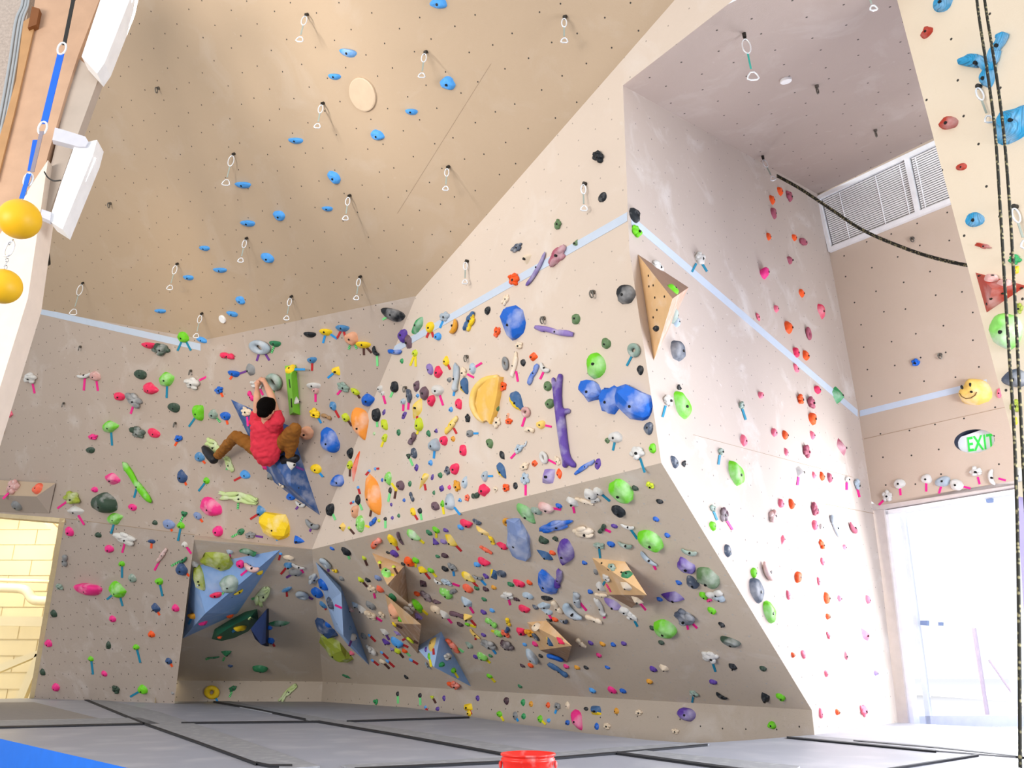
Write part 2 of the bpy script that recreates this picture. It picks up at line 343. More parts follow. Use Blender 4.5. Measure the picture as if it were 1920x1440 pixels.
bm = bmesh.new(); add_poly(bm, [(2, 9.2, -.45), (14, 7.5, -.45), (60, 70, -.45), (2, 70, -.45)])
tag(link('ground', bm, mat('pavement', 'f4f4f6', rough=.9)), kind='structure')
def kqu(u, v, d=0.): return PKu.hit(u, v, d)
def kquadu(px, d0, d1):
    bm = bmesh.new(); a = [kqu(u, v, d0) for u, v in px]; add_prism(bm, a, PKu.n*(d1-d0)); return bm
# ------------------------------------------------------------------ window with blinds high up
def kbox(px, d0, d1, m, nm, par): return link(nm, kquadu(px, d0, d1), m, par)
WT = lambda t: (1534+t*250, 371-t*118); WB = lambda t: (1558+t*250, 474-t*100)
def wq(t0, t1, s0, s1):
    f = lambda t, s: (WT(t)[0]*(1-s)+WB(t)[0]*s, WT(t)[1]*(1-s)+WB(t)[1]*s); return [f(t0, s0), f(t1, s0), f(t1, s1), f(t0, s1)]
win = link('window_1', kquadu(wq(0, 1, 0, .07), .004, .06), mWF); tag(win, kind='structure')
for q in (wq(0, 1, .93, 1), wq(0, .025, .07, .93), wq(.655, .69, .07, .93)): kbox(q, .004, .06, mWF, 'window_frame', win)
kbox(wq(.02, 1, .06, .94), .003, .006, mat('window_pane', '6b6764', rough=.2), 'window_pane', win)
mSl = mat('blind_slat', 'f2f1f0', rough=.5)
for t0, t1 in ((.03, .65), (.695, 1.)):
    bm = bmesh.new()
    for k in range(24):
        s = .075+k*.0355
        add_prism(bm, [kqu(u, v, .02) for u, v in wq(t0, t1, s, s+.021)], PKu.n*.012)
    bl = link('blind', bm, mSl, win)
    bm = bmesh.new()
    for t in ((.15, .42, .6) if t0 < .5 else (.72, .95)): add_tube(bm, [kqu(*wq(t, t, .07, .93)[0], .035), kqu(*wq(t, t, .07, .93)[3], .035)], .006, 6)
    link('blind_cord', bm, mWF, bl)
# ------------------------------------------------------------------ exit sign behind the oval cut-out
bm = bmesh.new(); ring = ell_px(1827, 827, 40, 24, -.08, PK)
back = [p-PK.n*.3 for p in ring]
va = [bm.verts.new(p-PK.n*.004) for p in ring]; vb = [bm.verts.new(p) for p in back]
for i in range(40): bm.faces.new((va[i], va[(i+1) % 40], vb[(i+1) % 40], vb[i]))
bm.faces.new(vb)
tag(link('wall_sign_recess', bm, mat('dark_recess', '141c38')), kind='structure')
sg = empty('exit_sign', kq(1838, 830, -.1)); tag(sg, 'white exit sign with green letters inside the oval wall opening', 'sign')
def par_keep(o, p): o.parent = p; o.matrix_parent_inverse = Matrix.Translation(-p.location); return o
par_keep(link('sign_panel', kquad([(1801, 823), (1868, 800), (1870, 850), (1803, 853)], -.16, -.1), mat('sign_white', 'eef0f2', emit=.15)), sg)
cv = bpy.data.curves.new('exit_text', 'FONT'); cv.body = 'EXIT'; cv.size = .2; cv.extrude = .004; cv.offset = .004; cv.space_character = 1.08
to = bpy.data.objects.new('tmp', cv); COL.objects.link(to); me = bpy.data.meshes.new_from_object(to.evaluated_get(bpy.context.evaluated_depsgraph_get())); bpy.data.objects.remove(to)
co = [v.co.copy() for v in me.vertices]; xs = [c.x for c in co]; ys = [c.y for c in co]; x0, x1, y0, y1 = min(xs), max(xs), min(ys), max(ys)
q = [(1816, 847), (1866, 840), (1863, 812), (1813, 820)]
for v in me.vertices:
    s, t = (v.co.x-x0)/(x1-x0), (v.co.y-y0)/(y1-y0)
    u_ = (q[0][0]*(1-s)+q[1][0]*s)*(1-t)+(q[3][0]*(1-s)+q[2][0]*s)*t; v_ = (q[0][1]*(1-s)+q[1][1]*s)*(1-t)+(q[3][1]*(1-s)+q[2][1]*s)*t
    v.co = kq(u_, v_, -.096+v.co.z)
me.materials.append(mat('sign_green', '35d04a', emit=.5)); o = bpy.data.objects.new('sign_letters', me); COL.objects.link(o); par_keep(o, sg)
# ------------------------------------------------------------------ painted safety line and seams on the walls
mBand = mat('safety_line', 'c3cfdf', rough=.8, vary=.05)
def band(P, a, b, w0, w1, m=mBand, nm='trim_5', d=.003):
    bm = bmesh.new(); add_prism(bm, [P.hit(a[0], a[1]-w0/2, d), P.hit(b[0], b[1]-w1/2, d), P.hit(b[0], b[1]+w1/2, d), P.hit(a[0], a[1]+w0/2, d)], P.n*-.0025)
    tag(link(nm, bm, m), kind='structure')
band(PA1, (46, 577), (376, 651), 11, 13); band(PB, (726, 663), (1176, 406), 13, 17)
band(PD, (1184, 412), (1608, 775), 17, 13); band(PK, (1612, 775), (1850, 716), 12, 15)
mGroove = mat('panel_seam', 'a8937d', rough=.9)
for P, a, b, w in ((PK, (1620, 823), (1890, 762), 1.2), (PE, (745, 400), (920, 120), .8), (PD, (1548, 945), (1640, 963), 1.), (PA1, (121, 972), (365, 1003), 1.2), (PD, (1300, 815), (1600, 895), .5)):
    band(P, a, b, w, w, mGroove, 'trim_6', .002)
# angled board in the left wall
bm = bmesh.new(); B1 = [(-90, 895), (104, 906), (68, 931), (-90, 925)]; B2 = [(-90, 925), (68, 931), (92, 962), (-90, 957)]
ap = [PA1.hit(u, v, .02) for u, v in B1]; ap[2] = PA1.hit(68, 931, .16); ap[3] = PA1.hit(-90, 925, .16); add_poly(bm, ap)
bp_ = [ap[3], ap[2], PA1.hit(92, 962, .01), PA1.hit(-90, 957, .01)]; add_poly(bm, bp_, 1); add_poly(bm, [ap[1], bp_[2], ap[2]], 1)
tag(off_origin(link('wall_volume', bm, [mTan, MATS['worn_beige_wall']])), 'long wedge shaped panel built onto the wall above the left opening', 'volume')
for t in ((ap[0], ap[1], ap[2]), (ap[0], ap[2], ap[3]), (bp_[0], bp_[1], bp_[2]), (bp_[0], bp_[2], bp_[3])):
    n = (t[1]-t[0]).cross(t[2]-t[0]).normalized(); n = n if n.dot(C0-t[0]) > 0 else -n
    FACETS.append(('left wall', *((t[0], t[1], t[2]) if (t[1]-t[0]).cross(t[2]-t[0]).dot(n) > 0 else (t[0], t[2], t[1])), n))
# ------------------------------------------------------------------ wooden beam, conduits, fixtures at top left
mWood = mat('raw_beam_wood', 'c09c80', rough=.65, vary=.16, vscale=7, bump=.2, bscale=30); mWoodLit = mat('lit_beam_wood', 'e6d6c6', rough=.7, vary=.08)  # second wood is the beam's own, with bright light put into its colour
mStucco = mat('stucco', 'b7aaa0', rough=.95, vary=.35, vscale=45, bump=.8, bscale=60)
mGalv = mat('galvanised_steel', 'b9bdbf', rough=.35, metal=.7); mWhite = mat('white_enamel', 'f3f3f3', rough=.35); mBlackP = mat('black_plastic', '14130f', rough=.45)
BY = 4.9
def slab(name, px, m, y=BY, th=.12, parent=None):
    bm = bmesh.new(); add_prism(bm, [atY(u, v, y) for u, v in px], (-.02, th, 0)); return link(name, bm, m, parent)
tag(slab('wall_stucco', [(-80, -60), (70, -60), (34, 110), (-4, 300), (-80, 420)], mStucco, BY+.3, .1), kind='structure')
o = slab('timber_beam', [(74, -60), (206, -60), (186, 0), (146, 105), (125, 170), (90, 290), (10, 620), (-60, 620), (-60, 420), (22, 190), (60, 40)], mWood, BY, .25)
tag(off_origin(o), 'big raw timber beam leaning across the top left corner', 'beam')
o = slab('beam_board', [(60, 30), (64, 50), (26, 215), (-6, 340), (-24, 340), (30, 150), (44, 40)], mat('side_board', 'b58a5e', vary=.2, vscale=9), BY-.02, .1); tag(off_origin(o), 'narrow tan board along the left edge of the timber beam', 'board')
o = slab('lit_beam_part', [(70, 330), (90, 300), (52, 560), (-8, 752), (-90, 1010), (-90, 540), (-20, 470)], mWoodLit, BY-.04, .2); tag(off_origin(o), 'lower part of the timber beam, whitened by painted light, at the left edge', 'panel')  # lower stretch of the beam, its strong light painted as white
o = slab('grey_board', [(146, 108), (182, 138), (192, 128), (180, 160), (140, 268), (118, 330), (92, 400), (72, 420), (62, 400), (98, 300), (122, 190)], mat('grey_board_paint', 'b5a79a', vary=.15, vscale=6), BY+.03, .1); tag(off_origin(o), 'grey painted board between the timber beam and the lights', 'board')
for k, (dx0, lab) in enumerate(((0, 'leftmost of the three grey conduits by the stucco wall'), (7, 'middle of the three grey conduits by the stucco wall'), (13, 'rightmost of the three grey conduits beside the beam'))):
    bm = bmesh.new(); add_tube(bm, spline([atY(44+dx0, -40, BY+.05), atY(42+dx0*.9, 8, BY+.05), atY(30+dx0, 40, BY+.05), atY(18+dx0, 120, BY+.05), atY(4+dx0, 200, BY+.05), atY(-16+dx0, 300, BY+.05)]), .0115, 8)
    tag(off_origin(link('conduit', bm, mGalv, smooth=True)), lab, 'pipe', 'grey conduits along the stucco wall')
o = slab('beam_block', [(60, 12), (74, 16), (68, 46), (52, 52)], mat('dark_wood', '7c4a22'), BY-.05, .1); tag(off_origin(o), 'small brown wood block at the top of the beam', 'block')
# light fixtures
def fixture(lab, body, tube, cap=None):
    r = empty('light_fixture', atY(*body[0], BY-.1)); tag(r, lab, 'light fixture', 'strip lights beside the timber beam')
    par_keep(slab('housing', body, mWhite, BY-.12, .14), r)
    bm = bmesh.new(); add_tube(bm, [atY(*t_, BY-.08) for t_ in tube], .014, 10)
    par_keep(link('lamp_tube', bm, mat('lamp_glow', 'ffffff', emit=5)), r)
    for x in cap or []: par_keep(slab(x[0], x[1], x[2], BY-.14, .05), r)
    return r
mBr = mat('bracket_grey', 'c7c7cf', rough=.5)
fixture('upper white strip light, glowing along its right edge', [(206, -60), (256, -60), (243, 0), (196, 118), (182, 138), (153, 106), (188, 0)], [(254, -40), (245, 0), (197, 118)])
r = fixture('lower white strip light on a grey bracket', [(140, 272), (182, 262), (174, 292), (117, 430), (92, 414), (112, 350)], [(176, 296), (118, 428)],
    [('bracket', [(103, 239), (118, 243), (160, 256), (166, 266), (160, 275), (148, 275), (98, 262)], mBr), ('end_plate', [(78, 392), (96, 398), (94, 414), (76, 406)], mBr)])
bm = bmesh.new(); add_tube(bm, spline([atY(83, 322, BY-.08), atY(90, 333, BY-.08), atY(101, 339, BY-.08), atY(114, 338, BY-.08)]), .005, 6); par_keep(link('power_cable', bm, mBlackP), r)
area('strip_light', (atY(225, 60, BY-.1)+Vector((.05, .1, 0)))[:], (-1.5, 8.0, 5.2), .1, 1.1, 34, (1, .96, .9))
# spot lamp
sl = empty('spot_lamp', atY(82, 455, 6.4)); tag(sl, 'small black clamp lamp with a cone shade shining down the left wall', 'lamp')
bm = bmesh.new(); pts = [atY(86, 458, 6.4), atY(84, 470, 6.4), atY(82, 478, 6.4), atY(79, 492, 6.4)]; add_tube(bm, pts, [.028, .036, .05, .066], 16)
par_keep(link('lamp_shade', bm, mBlackP, smooth=True), sl)
bm = bmesh.new(); add_tube(bm, spline([atY(72, 462, 6.4), atY(78, 455, 6.4), atY(86, 460, 6.4)]), .008, 6); par_keep(link('lamp_arm', bm, mBlackP), sl)
bm = bmesh.new(); add_ell(bm, atY(78.6, 494, 6.4), (.045, .045, .02)); par_keep(link('bulb', bm, mat('warm_bulb', 'ffd58a', emit=14), smooth=True), sl)
l = bpy.data.lights.new('spot_lamp_light', 'SPOT'); l.energy = 90; l.color = (1, .72, .3); l.spot_size = 2.2; l.spot_blend = .8; l.shadow_soft_size = .05
o = bpy.data.objects.new('spot_lamp_light', l); COL.objects.link(o); o.location = atY(78, 500, 6.4); o.rotation_euler = (PA1.hit(70, 640)-o.location).to_track_quat('-Z', 'Y').to_euler()
# ------------------------------------------------------------------ hanging balls and straps
mBall = mat('yellow_ball', 'e8b41c', rough=.45, vary=.05); mStrap = mat('blue_webbing', '1a63dc', rough=.7); mBlkW = mat('black_webbing', '2b2b2a', rough=.8)
HY = 4.2; mSteel = mat('steel', 'c9ccd0', rough=.25, metal=.9); mWCar = mat('pale_alloy', 'e9ebee', rough=.3, metal=.4)
def oval_link(bm, c, tdir, side, a, b_, r=.005, n=14):
    add_tube(bm, [c+tdir*(a*math.cos(t))+side*(b_*math.sin(t)) for t in [2*math.pi*i/n for i in range(n)]], r, 6, closed=True)
def chain(bm, p, q_, n):
    t = (q_-p).normalized(); s1 = t.orthogonal().normalized(); s2 = t.cross(s1); L = (q_-p).length/n
    for i in range(n): oval_link(bm, p+t*(L*(i+.5)), t, s1 if i % 2 else s2, L*.62, L*.34, L*.11)
def flat(bm, p, q_, w, th=.004):
    t = (q_-p).normalized(); x = t.cross(Vector((0, 1, 0))).normalized()*w/2; n = x.cross(t).normalized()*th
    add_prism(bm, [p+x, q_+x, q_-x, p-x], n)
hb = empty('hanging_ball', atY(37, 411, HY)); tag(hb, 'upper yellow ball hanging on blue and black straps', 'training ball', 'yellow grip balls hanging at the left edge')
bm = bmesh.new(); add_ell(bm, atY(37, 411, HY), (.115,)*3, seg=32, rings=20); par_keep(link('ball', bm, mBall, smooth=True), hb)
bm = bmesh.new(); flat(bm, atY(150, -60, HY), atY(137, 0, HY), .03); flat(bm, atY(137, 0, HY), atY(120, 84, HY), .024); par_keep(link('black_strap', bm, mBlkW), hb)
bm = bmesh.new(); flat(bm, atY(114, 100, HY), atY(82, 232, HY), .042); flat(bm, atY(66, 262, HY), atY(56, 320, HY), .03); flat(bm, atY(54, 325, HY-.02), atY(40, 372, HY-.02), .026); par_keep(link('blue_strap', bm, mStrap), hb)
bm = bmesh.new(); flat(bm, atY(78, 246, HY-.01), atY(60, 322, HY-.01), .024); par_keep(link('grey_strap', bm, mat('grey_webbing', '8a8088')), hb)
for (u, v) in ((116, 91), (80, 240), (53, 337)):
    bm = bmesh.new(); t = (atY(u+4, v-20, HY)-atY(u, v, HY)).normalized(); oval_link(bm, atY(u, v, HY), t, t.cross(Vector((0, 1, 0))), .045, .026, .007, 18); par_keep(link('carabiner', bm, mWCar, smooth=True), hb)
bm = bmesh.new(); chain(bm, atY(50, 348, HY), atY(42, 374, HY), 3); par_keep(link('chain', bm, mSteel, smooth=True), hb)
hb = empty('hanging_ball', atY(6, 537, HY)); tag(hb, 'lower yellow ball hanging by a chain below the upper ball', 'training ball', 'yellow grip balls hanging at the left edge')
bm = bmesh.new(); add_ell(bm, atY(6, 537, HY), (.098,)*3, seg=32, rings=20); par_keep(link('ball', bm, mBall, smooth=True), hb)
bm = bmesh.new(); oval_link(bm, atY(17, 466, HY), Vector((.15, 0, 1)).normalized(), Vector((1, 0, -.15)), .05, .024, .007, 18); par_keep(link('carabiner', bm, mWCar, smooth=True), hb)
bm = bmesh.new(); chain(bm, atY(24, 450, HY), atY(18, 458, HY), 1); chain(bm, atY(15, 478, HY), atY(10, 504, HY), 4); par_keep(link('chain', bm, mSteel, smooth=True), hb)
# ------------------------------------------------------------------ ropes
def ropemat():
    m, nt, b = newmat('rope'); L = nt.links; N = nt.nodes
    tc = N.new('ShaderNodeTexCoord'); w = N.new('ShaderNodeTexVoronoi'); w.inputs['Scale'].default_value = 55; L.new(tc.outputs['Object'], w.inputs['Vector'])
    r = N.new('ShaderNodeValToRGB'); r.color_ramp.elements[0].color = lin('8a8260'); r.color_ramp.elements[1].color = lin('25241d'); r.color_ramp.elements[0].position = .2; r.color_ramp.elements[1].position = .45
    L.new(w.outputs['Distance'], r.inputs[0]); L.new(r.outputs[0], b.inputs['Base Color']); b.inputs['Roughness'].default_value = .9; return m
mRope = ropemat()
for lab, pts in (('left one of two dark speckled ropes hanging by the near wall', [(1826, -60), (1834, 20), (1852, 140), (1866, 250), (1876, 400), (1888, 600), (1900, 780), (1905, 900), (1908, 1000), (1911, 1200), (1913, 1440)]),
                 ('right one of two dark speckled ropes hanging by the near wall', [(1838, -60), (1849, 20), (1868, 140), (1882, 250), (1894, 400), (1905, 600), (1914, 780), (1920, 900), (1925, 1000), (1930, 1200), (1936, 1440)])):
    bm = bmesh.new(); add_tube(bm, spline([atY(u, v, 3.3) for u, v in pts], 8), .0068, 8)
    tag(off_origin(link('climbing_rope', bm, mRope, smooth=True)), lab, 'rope', 'ropes hanging in front of the near wall')
bm = bmesh.new(); ps = [(1457, 328), (1500, 352), (1560, 392), (1620, 431), (1700, 465), (1760, 484), (1822, 497), (1870, 500)]
for k in (0, 1): add_tube(bm, spline([atY(u, v+k*3.4, 6.9-i*.22) for i, (u, v) in enumerate(ps)], 8), .0075, 6)
tag(off_origin(link('climbing_rope', bm, mRope, smooth=True)), 'doubled dark rope sagging across the high window', 'rope')
# ------------------------------------------------------------------ bucket
bk = empty('bucket', atY(990, 1470, 3.0)); bk.location.z = 0; tag(bk, 'red plastic bucket standing on the grey mat at the bottom', 'bucket')
top = atY(990, 1412, 3.0); mRed = mat('red_plastic', 'e8281c', rough=.35, chalk=.35, cscale=20); cz = Vector((top.x, 3.0, 0)); tr = 44*3.15/F
bm = bmesh.new(); prof = [(tr*.8, 0), (tr*.83, .02), (tr*.93, top.z*.8), (tr*.95, top.z*.88), (tr*1.0, top.z*.9), (tr*1.0, top.z*.93), (tr*.96, top.z*.94), (tr*.97, top.z-.006), (tr*1.02, top.z-.006), (tr*1.02, top.z), (tr*.93, top.z), (tr*.9, top.z*.8), (tr*.76, .01), (0.001, .01)]
rings = [[bm.verts.new(cz+Vector((r*math.cos(a), r*math.sin(a), z))) for a in [2*math.pi*k/36 for k in range(36)]] for r, z in prof]
for i in range(len(rings)-1):
    for k in range(36): bm.faces.new((rings[i][k], rings[i][(k+1) % 36], rings[i+1][(k+1) % 36], rings[i+1][k]))
bm.faces.new(rings[0][::-1])
par_keep(link('bucket_body', bm, mRed, smooth=True), bk)
bm = bmesh.new(); add_tube(bm, [cz+Vector((tr*1.03*math.cos(a), tr*1.03*math.sin(a)*.9, top.z-.035-.05*abs(math.sin(a)))) for a in [math.pi*k/16 for k in range(17)]], .002, 6)
par_keep(link('handle', bm, mSteel), bk)
for s in (-1, 1):
    bm = bmesh.new(); add_ell(bm, cz+Vector((s*tr*1.02, 0, top.z-.035)), (.006, .012, .012)); par_keep(link('handle_lug', bm, mRed, smooth=True), bk)
# ------------------------------------------------------------------ volumes
mPly = mat('birch_plywood', 'dcb483', rough=.55, vary=.14, vscale=9, chalk=.3, cscale=6); mPlyShade = mat('shaded_plywood', '9c7c62', rough=.7, vary=.3, vscale=14, chalk=.25, cscale=7)  # second plywood is for undersides, shade put into its darker colour
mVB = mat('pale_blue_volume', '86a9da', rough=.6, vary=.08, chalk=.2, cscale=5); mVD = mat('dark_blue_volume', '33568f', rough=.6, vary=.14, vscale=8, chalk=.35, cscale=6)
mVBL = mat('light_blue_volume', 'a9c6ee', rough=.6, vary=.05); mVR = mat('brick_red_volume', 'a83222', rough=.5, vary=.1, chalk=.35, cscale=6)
def offp(u, v, d, P):                     # point on the ray at distance d in front of plane P
    return P.hit(u, v, d)
def volume(label, base, apex, faces, mats, P, zone, screws=(), name='climbing_volume'):
    """base px on plane, apex [(u,v,d)], faces index lists (apex indexes continue after base) with material index"""
    pts = [P.hit(u, v) for u, v in base]+[offp(u, v, d, P) for u, v, d in apex]
    bm = bmesh.new(); vs = [bm.verts.new(p) for p in pts]
    for idx, mi in faces:
        try: f = bm.faces.new([vs[i] for i in idx]); f.material_index = mi
        except ValueError: pass
    f = bm.faces.new([vs[i] for i in range(len(base))]) if len(base) > 2 else None
    bmesh.ops.recalc_face_normals(bm, faces=bm.faces[:])
    o = link(name, bm, mats); tag(o, label, 'climbing volume'); off_origin(o)
    for idx, mi in faces:
        for k in range(1, len(idx)-1):
            a, b, c = pts[idx[0]], pts[idx[k]], pts[idx[k+1]]; n = (b-a).cross(c-a)
            if n.length < 1e-7: continue
            n.normalize()
            if n.dot(C0-a) < 0: n = -n; b, c = c, b
            FACETS.append((zone, a, b, c, n))
    for u, v in screws:
        h = H(u, v)
        if h and h[3] == zone:
            bm = bmesh.new(); add_tube(bm, [-h[2]*.004, h[2]*.003], .008, 8); s = link('bolt', bm, mBlackP); s.location = h[1]-o.location; s.parent = o
    return o
fan = lambda n, a=0: [((i, (i+1) % n, n), a) for i in range(n)]
volume('tall light plywood volume on the side wall beside the arete', [(1196, 477), (1291, 539), (1226, 676)], [(1261, 560, .34)], [((0, 2, 3), 0), ((0, 1, 3), 1), ((1, 2, 3), 2)], [mPly, mat('shade_brown_plywood', '94745f', vary=.2), mat('chalked_plywood', 'c7a08a', chalk=.5)], PD, 'plywood volume', [(1216, 517), (1217, 537), (1225, 535), (1228, 558), (1246, 556), (1232, 581), (1225, 595)])  # brown face is the same plywood with shade painted in
volume('orange plywood volume with a brown shade-painted underside, upper left on the lower wall', [(698, 1037), (759, 1060), (766, 1131)], [(726, 1097, .42)], [((0, 1, 3), 0), ((1, 2, 3), 1), ((0, 2, 3), 0)], [mPly, mPlyShade], PC, 'plywood volume')
volume('plywood volume below the brown one, with a peach bump on it', [(722, 1114), (733, 1168), (783, 1225)], [(790, 1171, .42)], [((0, 1, 3), 0), ((1, 2, 3), 1), ((0, 2, 3), 0)], [mPly, mPlyShade], PC, 'plywood volume')
volume('low plywood volume crowded with holds, centre of the lower wall', [(988, 1167), (1025, 1164), (1063, 1242), (1012, 1219)], [(1072, 1211, .3)], [((0, 1, 4), 0), ((1, 2, 4), 1), ((2, 3, 4), 1), ((3, 0, 4), 0)], [mPly, mPlyShade], PC, 'plywood volume')
volume('large plywood volume on the right of the lower wall', [(1110, 1046), (1172, 1053), (1184, 1140), (1140, 1115)], [(1213, 1116, .26)], [((0, 1, 4), 0), ((1, 2, 4), 1), ((2, 3, 4), 1), ((3, 0, 4), 0)], [mPly, mPlyShade], PC, 'plywood volume', [(1128, 1056), (1140, 1068), (1165, 1073)])
volume('small pale blue pyramid volume low on the grey wall', [(827, 1184), (780, 1214), (883, 1287)], [(814, 1251, .3)], [((0, 1, 3), 1), ((1, 2, 3), 0), ((0, 2, 3), 0)], [mVB, mVBL], PC, 'blue volume', [(832, 1192), (870, 1260)])
volume('long pale blue volume at the left end of the lower wall', [(592, 1054), (639, 1099), (692, 1247), (655, 1212), (628, 1180), (612, 1130)], [(644, 1192, .3), (640, 1112, .16)], [((0, 1, 7), 0), ((1, 2, 6), 0), ((1, 6, 7), 0), ((2, 3, 6), 0), ((3, 4, 6), 1), ((4, 5, 6), 1), ((5, 0, 7), 1), ((5, 7, 6), 1)], [mVB, mVBL], PC, 'blue volume', [(625, 1145), (632, 1170), (666, 1225)])
volume('dark blue triangular volume under the climber', [(433, 749), (545, 800), (600, 966), (548, 930), (515, 905), (490, 868)], [(545, 912, .26)], fan(6), [mVD], PA2, 'blue volume', [(455, 775), (560, 915)])
volume('huge pale blue plank volume in the left recess', [(525, 1031), (362, 1062), (343, 1197), (445, 1150)], [(385, 1150, .36)], fan(4), [mVB], PR, 'blue volume', [(470, 1060), (380, 1170), (435, 1120)])
volume('lime green upright prism volume with two slots', [(534, 686), (555, 684), (563, 778), (543, 778)], [(546, 702, .12), (550, 773, .12)], [((0, 1, 4), 0), ((1, 2, 5, 4), 0), ((2, 3, 5), 0), ((3, 0, 4, 5), 0)], [mat('lime_volume', '7cc936', rough=.5)], PA2, 'lime volume')
volume('brick red pyramid volume on the near right wall', [(1829, 511), (1925, 536), (1850, 586)], [(1860, 541, .14)], [((0, 1, 3), 0), ((1, 2, 3), 0), ((2, 0, 3), 0)], [mVR], PG, 'red volume', [(1836, 517), (1850, 570), (1915, 540), (1858, 560), (1880, 550)])
o = volume('dark green leaf shaped volume in the left recess', [(397, 1198), (402, 1180), (430, 1163), (460, 1147), (482, 1142), (485, 1163), (465, 1184), (440, 1196), (415, 1202)], [(410, 1190, .14), (438, 1172, .2), (470, 1156, .2)],
    [((0, 1, 9), 0), ((1, 2, 10, 9), 0), ((2, 3, 11, 10), 0), ((3, 4, 11), 0), ((4, 5, 11), 0), ((5, 6, 11), 0), ((6, 7, 10, 11), 0), ((7, 8, 9, 10), 0), ((8, 0, 9), 0)], [mat('dark_green_volume', '1d6a4a', rough=.5, vary=.12)], PR, 'green volume')
volume('dark blue half disc volume beside the green leaf volume', [(501, 1141), (504, 1141), (504, 1212), (501, 1212)], [(500, 1142, .04), (486, 1158, .3), (470, 1179, .42), (478, 1198, .4), (490, 1209, .28), (498, 1212, .1)],
    [((0, 4, 5, 6, 7, 8, 9, 3), 0), ((1, 4, 5, 6, 7, 8, 9, 2), 1)], [mat('slate_blue_volume', '3d5a9a', rough=.6), mat('navy_edge', '101c38')], PR, 'blue volume')
# slots of the lime volume
for a, b_ in (((543, 711), (545, 727)), ((547, 747), (548, 764))):
    h, h2 = H(*a), H(*b_)
    if h and h2: bm = bmesh.new(); flat(bm, h[1]+h[2]*.004, h2[1]+h2[2]*.004, .016, .002); lv = [x for x in bpy.data.objects if x.get('label', '').startswith('lime green')][0]; par_keep(link('slot', bm, mBlackP), lv)
# ------------------------------------------------------------------ quickdraws, hangers
def tocam(p): return (C0-p).normalized()
def quickdraw(a, b_, label, zone, sling='9aa39a'):
    h = H(*a); p = h[1]; n = h[2]; r = empty('quickdraw', p); tag(r, label, 'quickdraw', 'quickdraws hanging from the '+zone)
    L = (b_[1]-a[1]); t = ray(*b_); q0 = p+n*.03+Vector((0, 0, -.01)); dist = (p-C0).length
    Lr = math.hypot(b_[0]-a[0], L)/F*dist*1.03
    q1 = q0+Vector(((b_[0]-a[0])/F*dist*.6, 0, -Lr)); d = (q1-q0).normalized(); s = d.cross(Vector((0, 1, 0))).normalized()
    bm = bmesh.new(); add_tube(bm, [p, p+n*.03], .014, 8); add_prism(bm, [p+n*.02+s*.012, p+n*.02-s*.012, q0-s*.01+d*.015, q0+s*.01+d*.015], n*.003)
    par_keep(link('bolt_hanger', bm, mat('dark_steel', '3a3733', rough=.4, metal=.5)), r)
    bm = bmesh.new(); oval_link(bm, q0+d*Lr*.18, d, s, Lr*.16, Lr*.075, .0055, 16); par_keep(link('top_carabiner', bm, mWCar, smooth=True), r)
    bm = bmesh.new(); flat(bm, q0+d*Lr*.32, q0+d*Lr*.68, .012, .004); par_keep(link('sling', bm, mat('sling_'+sling, sling)), r)
    bm = bmesh.new(); pts = [(-.32, -.35), (-.3, .3), (-.1, .5), (.25, .48), (.42, .2), (.5, -.25), (.35, -.5), (-.05, -.52)]
    pts = [q0+d*(Lr*(.84+.3*y*.55))+s*(Lr*.22*x) for y, x in [(-.5, -.12), (-.5, .2), (-.2, .38), (.3, .5), (.5, .3), (.52, -.2), (.35, -.45), (-.1, -.34)]]
    add_tube(bm, pts, .0062, 6, closed=True); par_keep(link('bottom_carabiner', bm, mWCar, smooth=True), r)
QD = [((577, 27), (566, 82), 'nearest the top left, by the upper strip light'), ((800, 97), (793, 150), 'beside the round cap'), ((607, 193), (599, 243), 'just left of the tan round cap'),
 ((1061, 31), (1059, 85), 'farthest right at the top of the slanted ceiling'), ((842, 312), (838, 360), 'alone on the right half of the slanted ceiling'), ((440, 288), (430, 350), 'highest on the left part of the slanted ceiling'),
 ((657, 366), (652, 415), 'near the middle of the slanted ceiling'), ((464, 446), (456, 492), 'between two pairs of blue holds'), ((334, 494), (324, 542), 'second from the left on the slanted ceiling'),
 ((157, 530), (147, 587), 'farthest left, lit by the warm lamp'), ((677, 518), (671, 563), 'low on the slanted ceiling, right of the others'), ((548, 555), (541, 600), 'just above the black jug, near the wall edge'), ((380, 587), (374, 632), 'lowest one, above the lime hold')]
for a, b_, l in QD: quickdraw(a, b_, 'silver quickdraw '+l, 'slanted ceiling')
quickdraw((878, 490), (877, 537), 'silver quickdraw on the bright wall above the blue line, left one', 'bright wall')
quickdraw((1099, 345), (1098, 402), 'silver quickdraw on the bright wall under the black knobbly hold', 'bright wall')
quickdraw((1395, 62), (1406, 150), 'quickdraw with a long teal sling on the grey ceiling', 'grey ceiling', '3aa294')
quickdraw((1620, -40), (1632, 13), 'quickdraw cut by the top edge, grey ceiling', 'grey ceiling')
quickdraw((1430, 292), (1456, 330), 'quickdraw that holds the sagging dark rope', 'side wall')
quickdraw((1838, 163), (1851, 230), 'silver quickdraw below the T shaped cyan hold', 'near wall')
quickdraw((1906, 388), (1916, 462), 'silver quickdraw at the right frame edge beside the ropes', 'near wall')
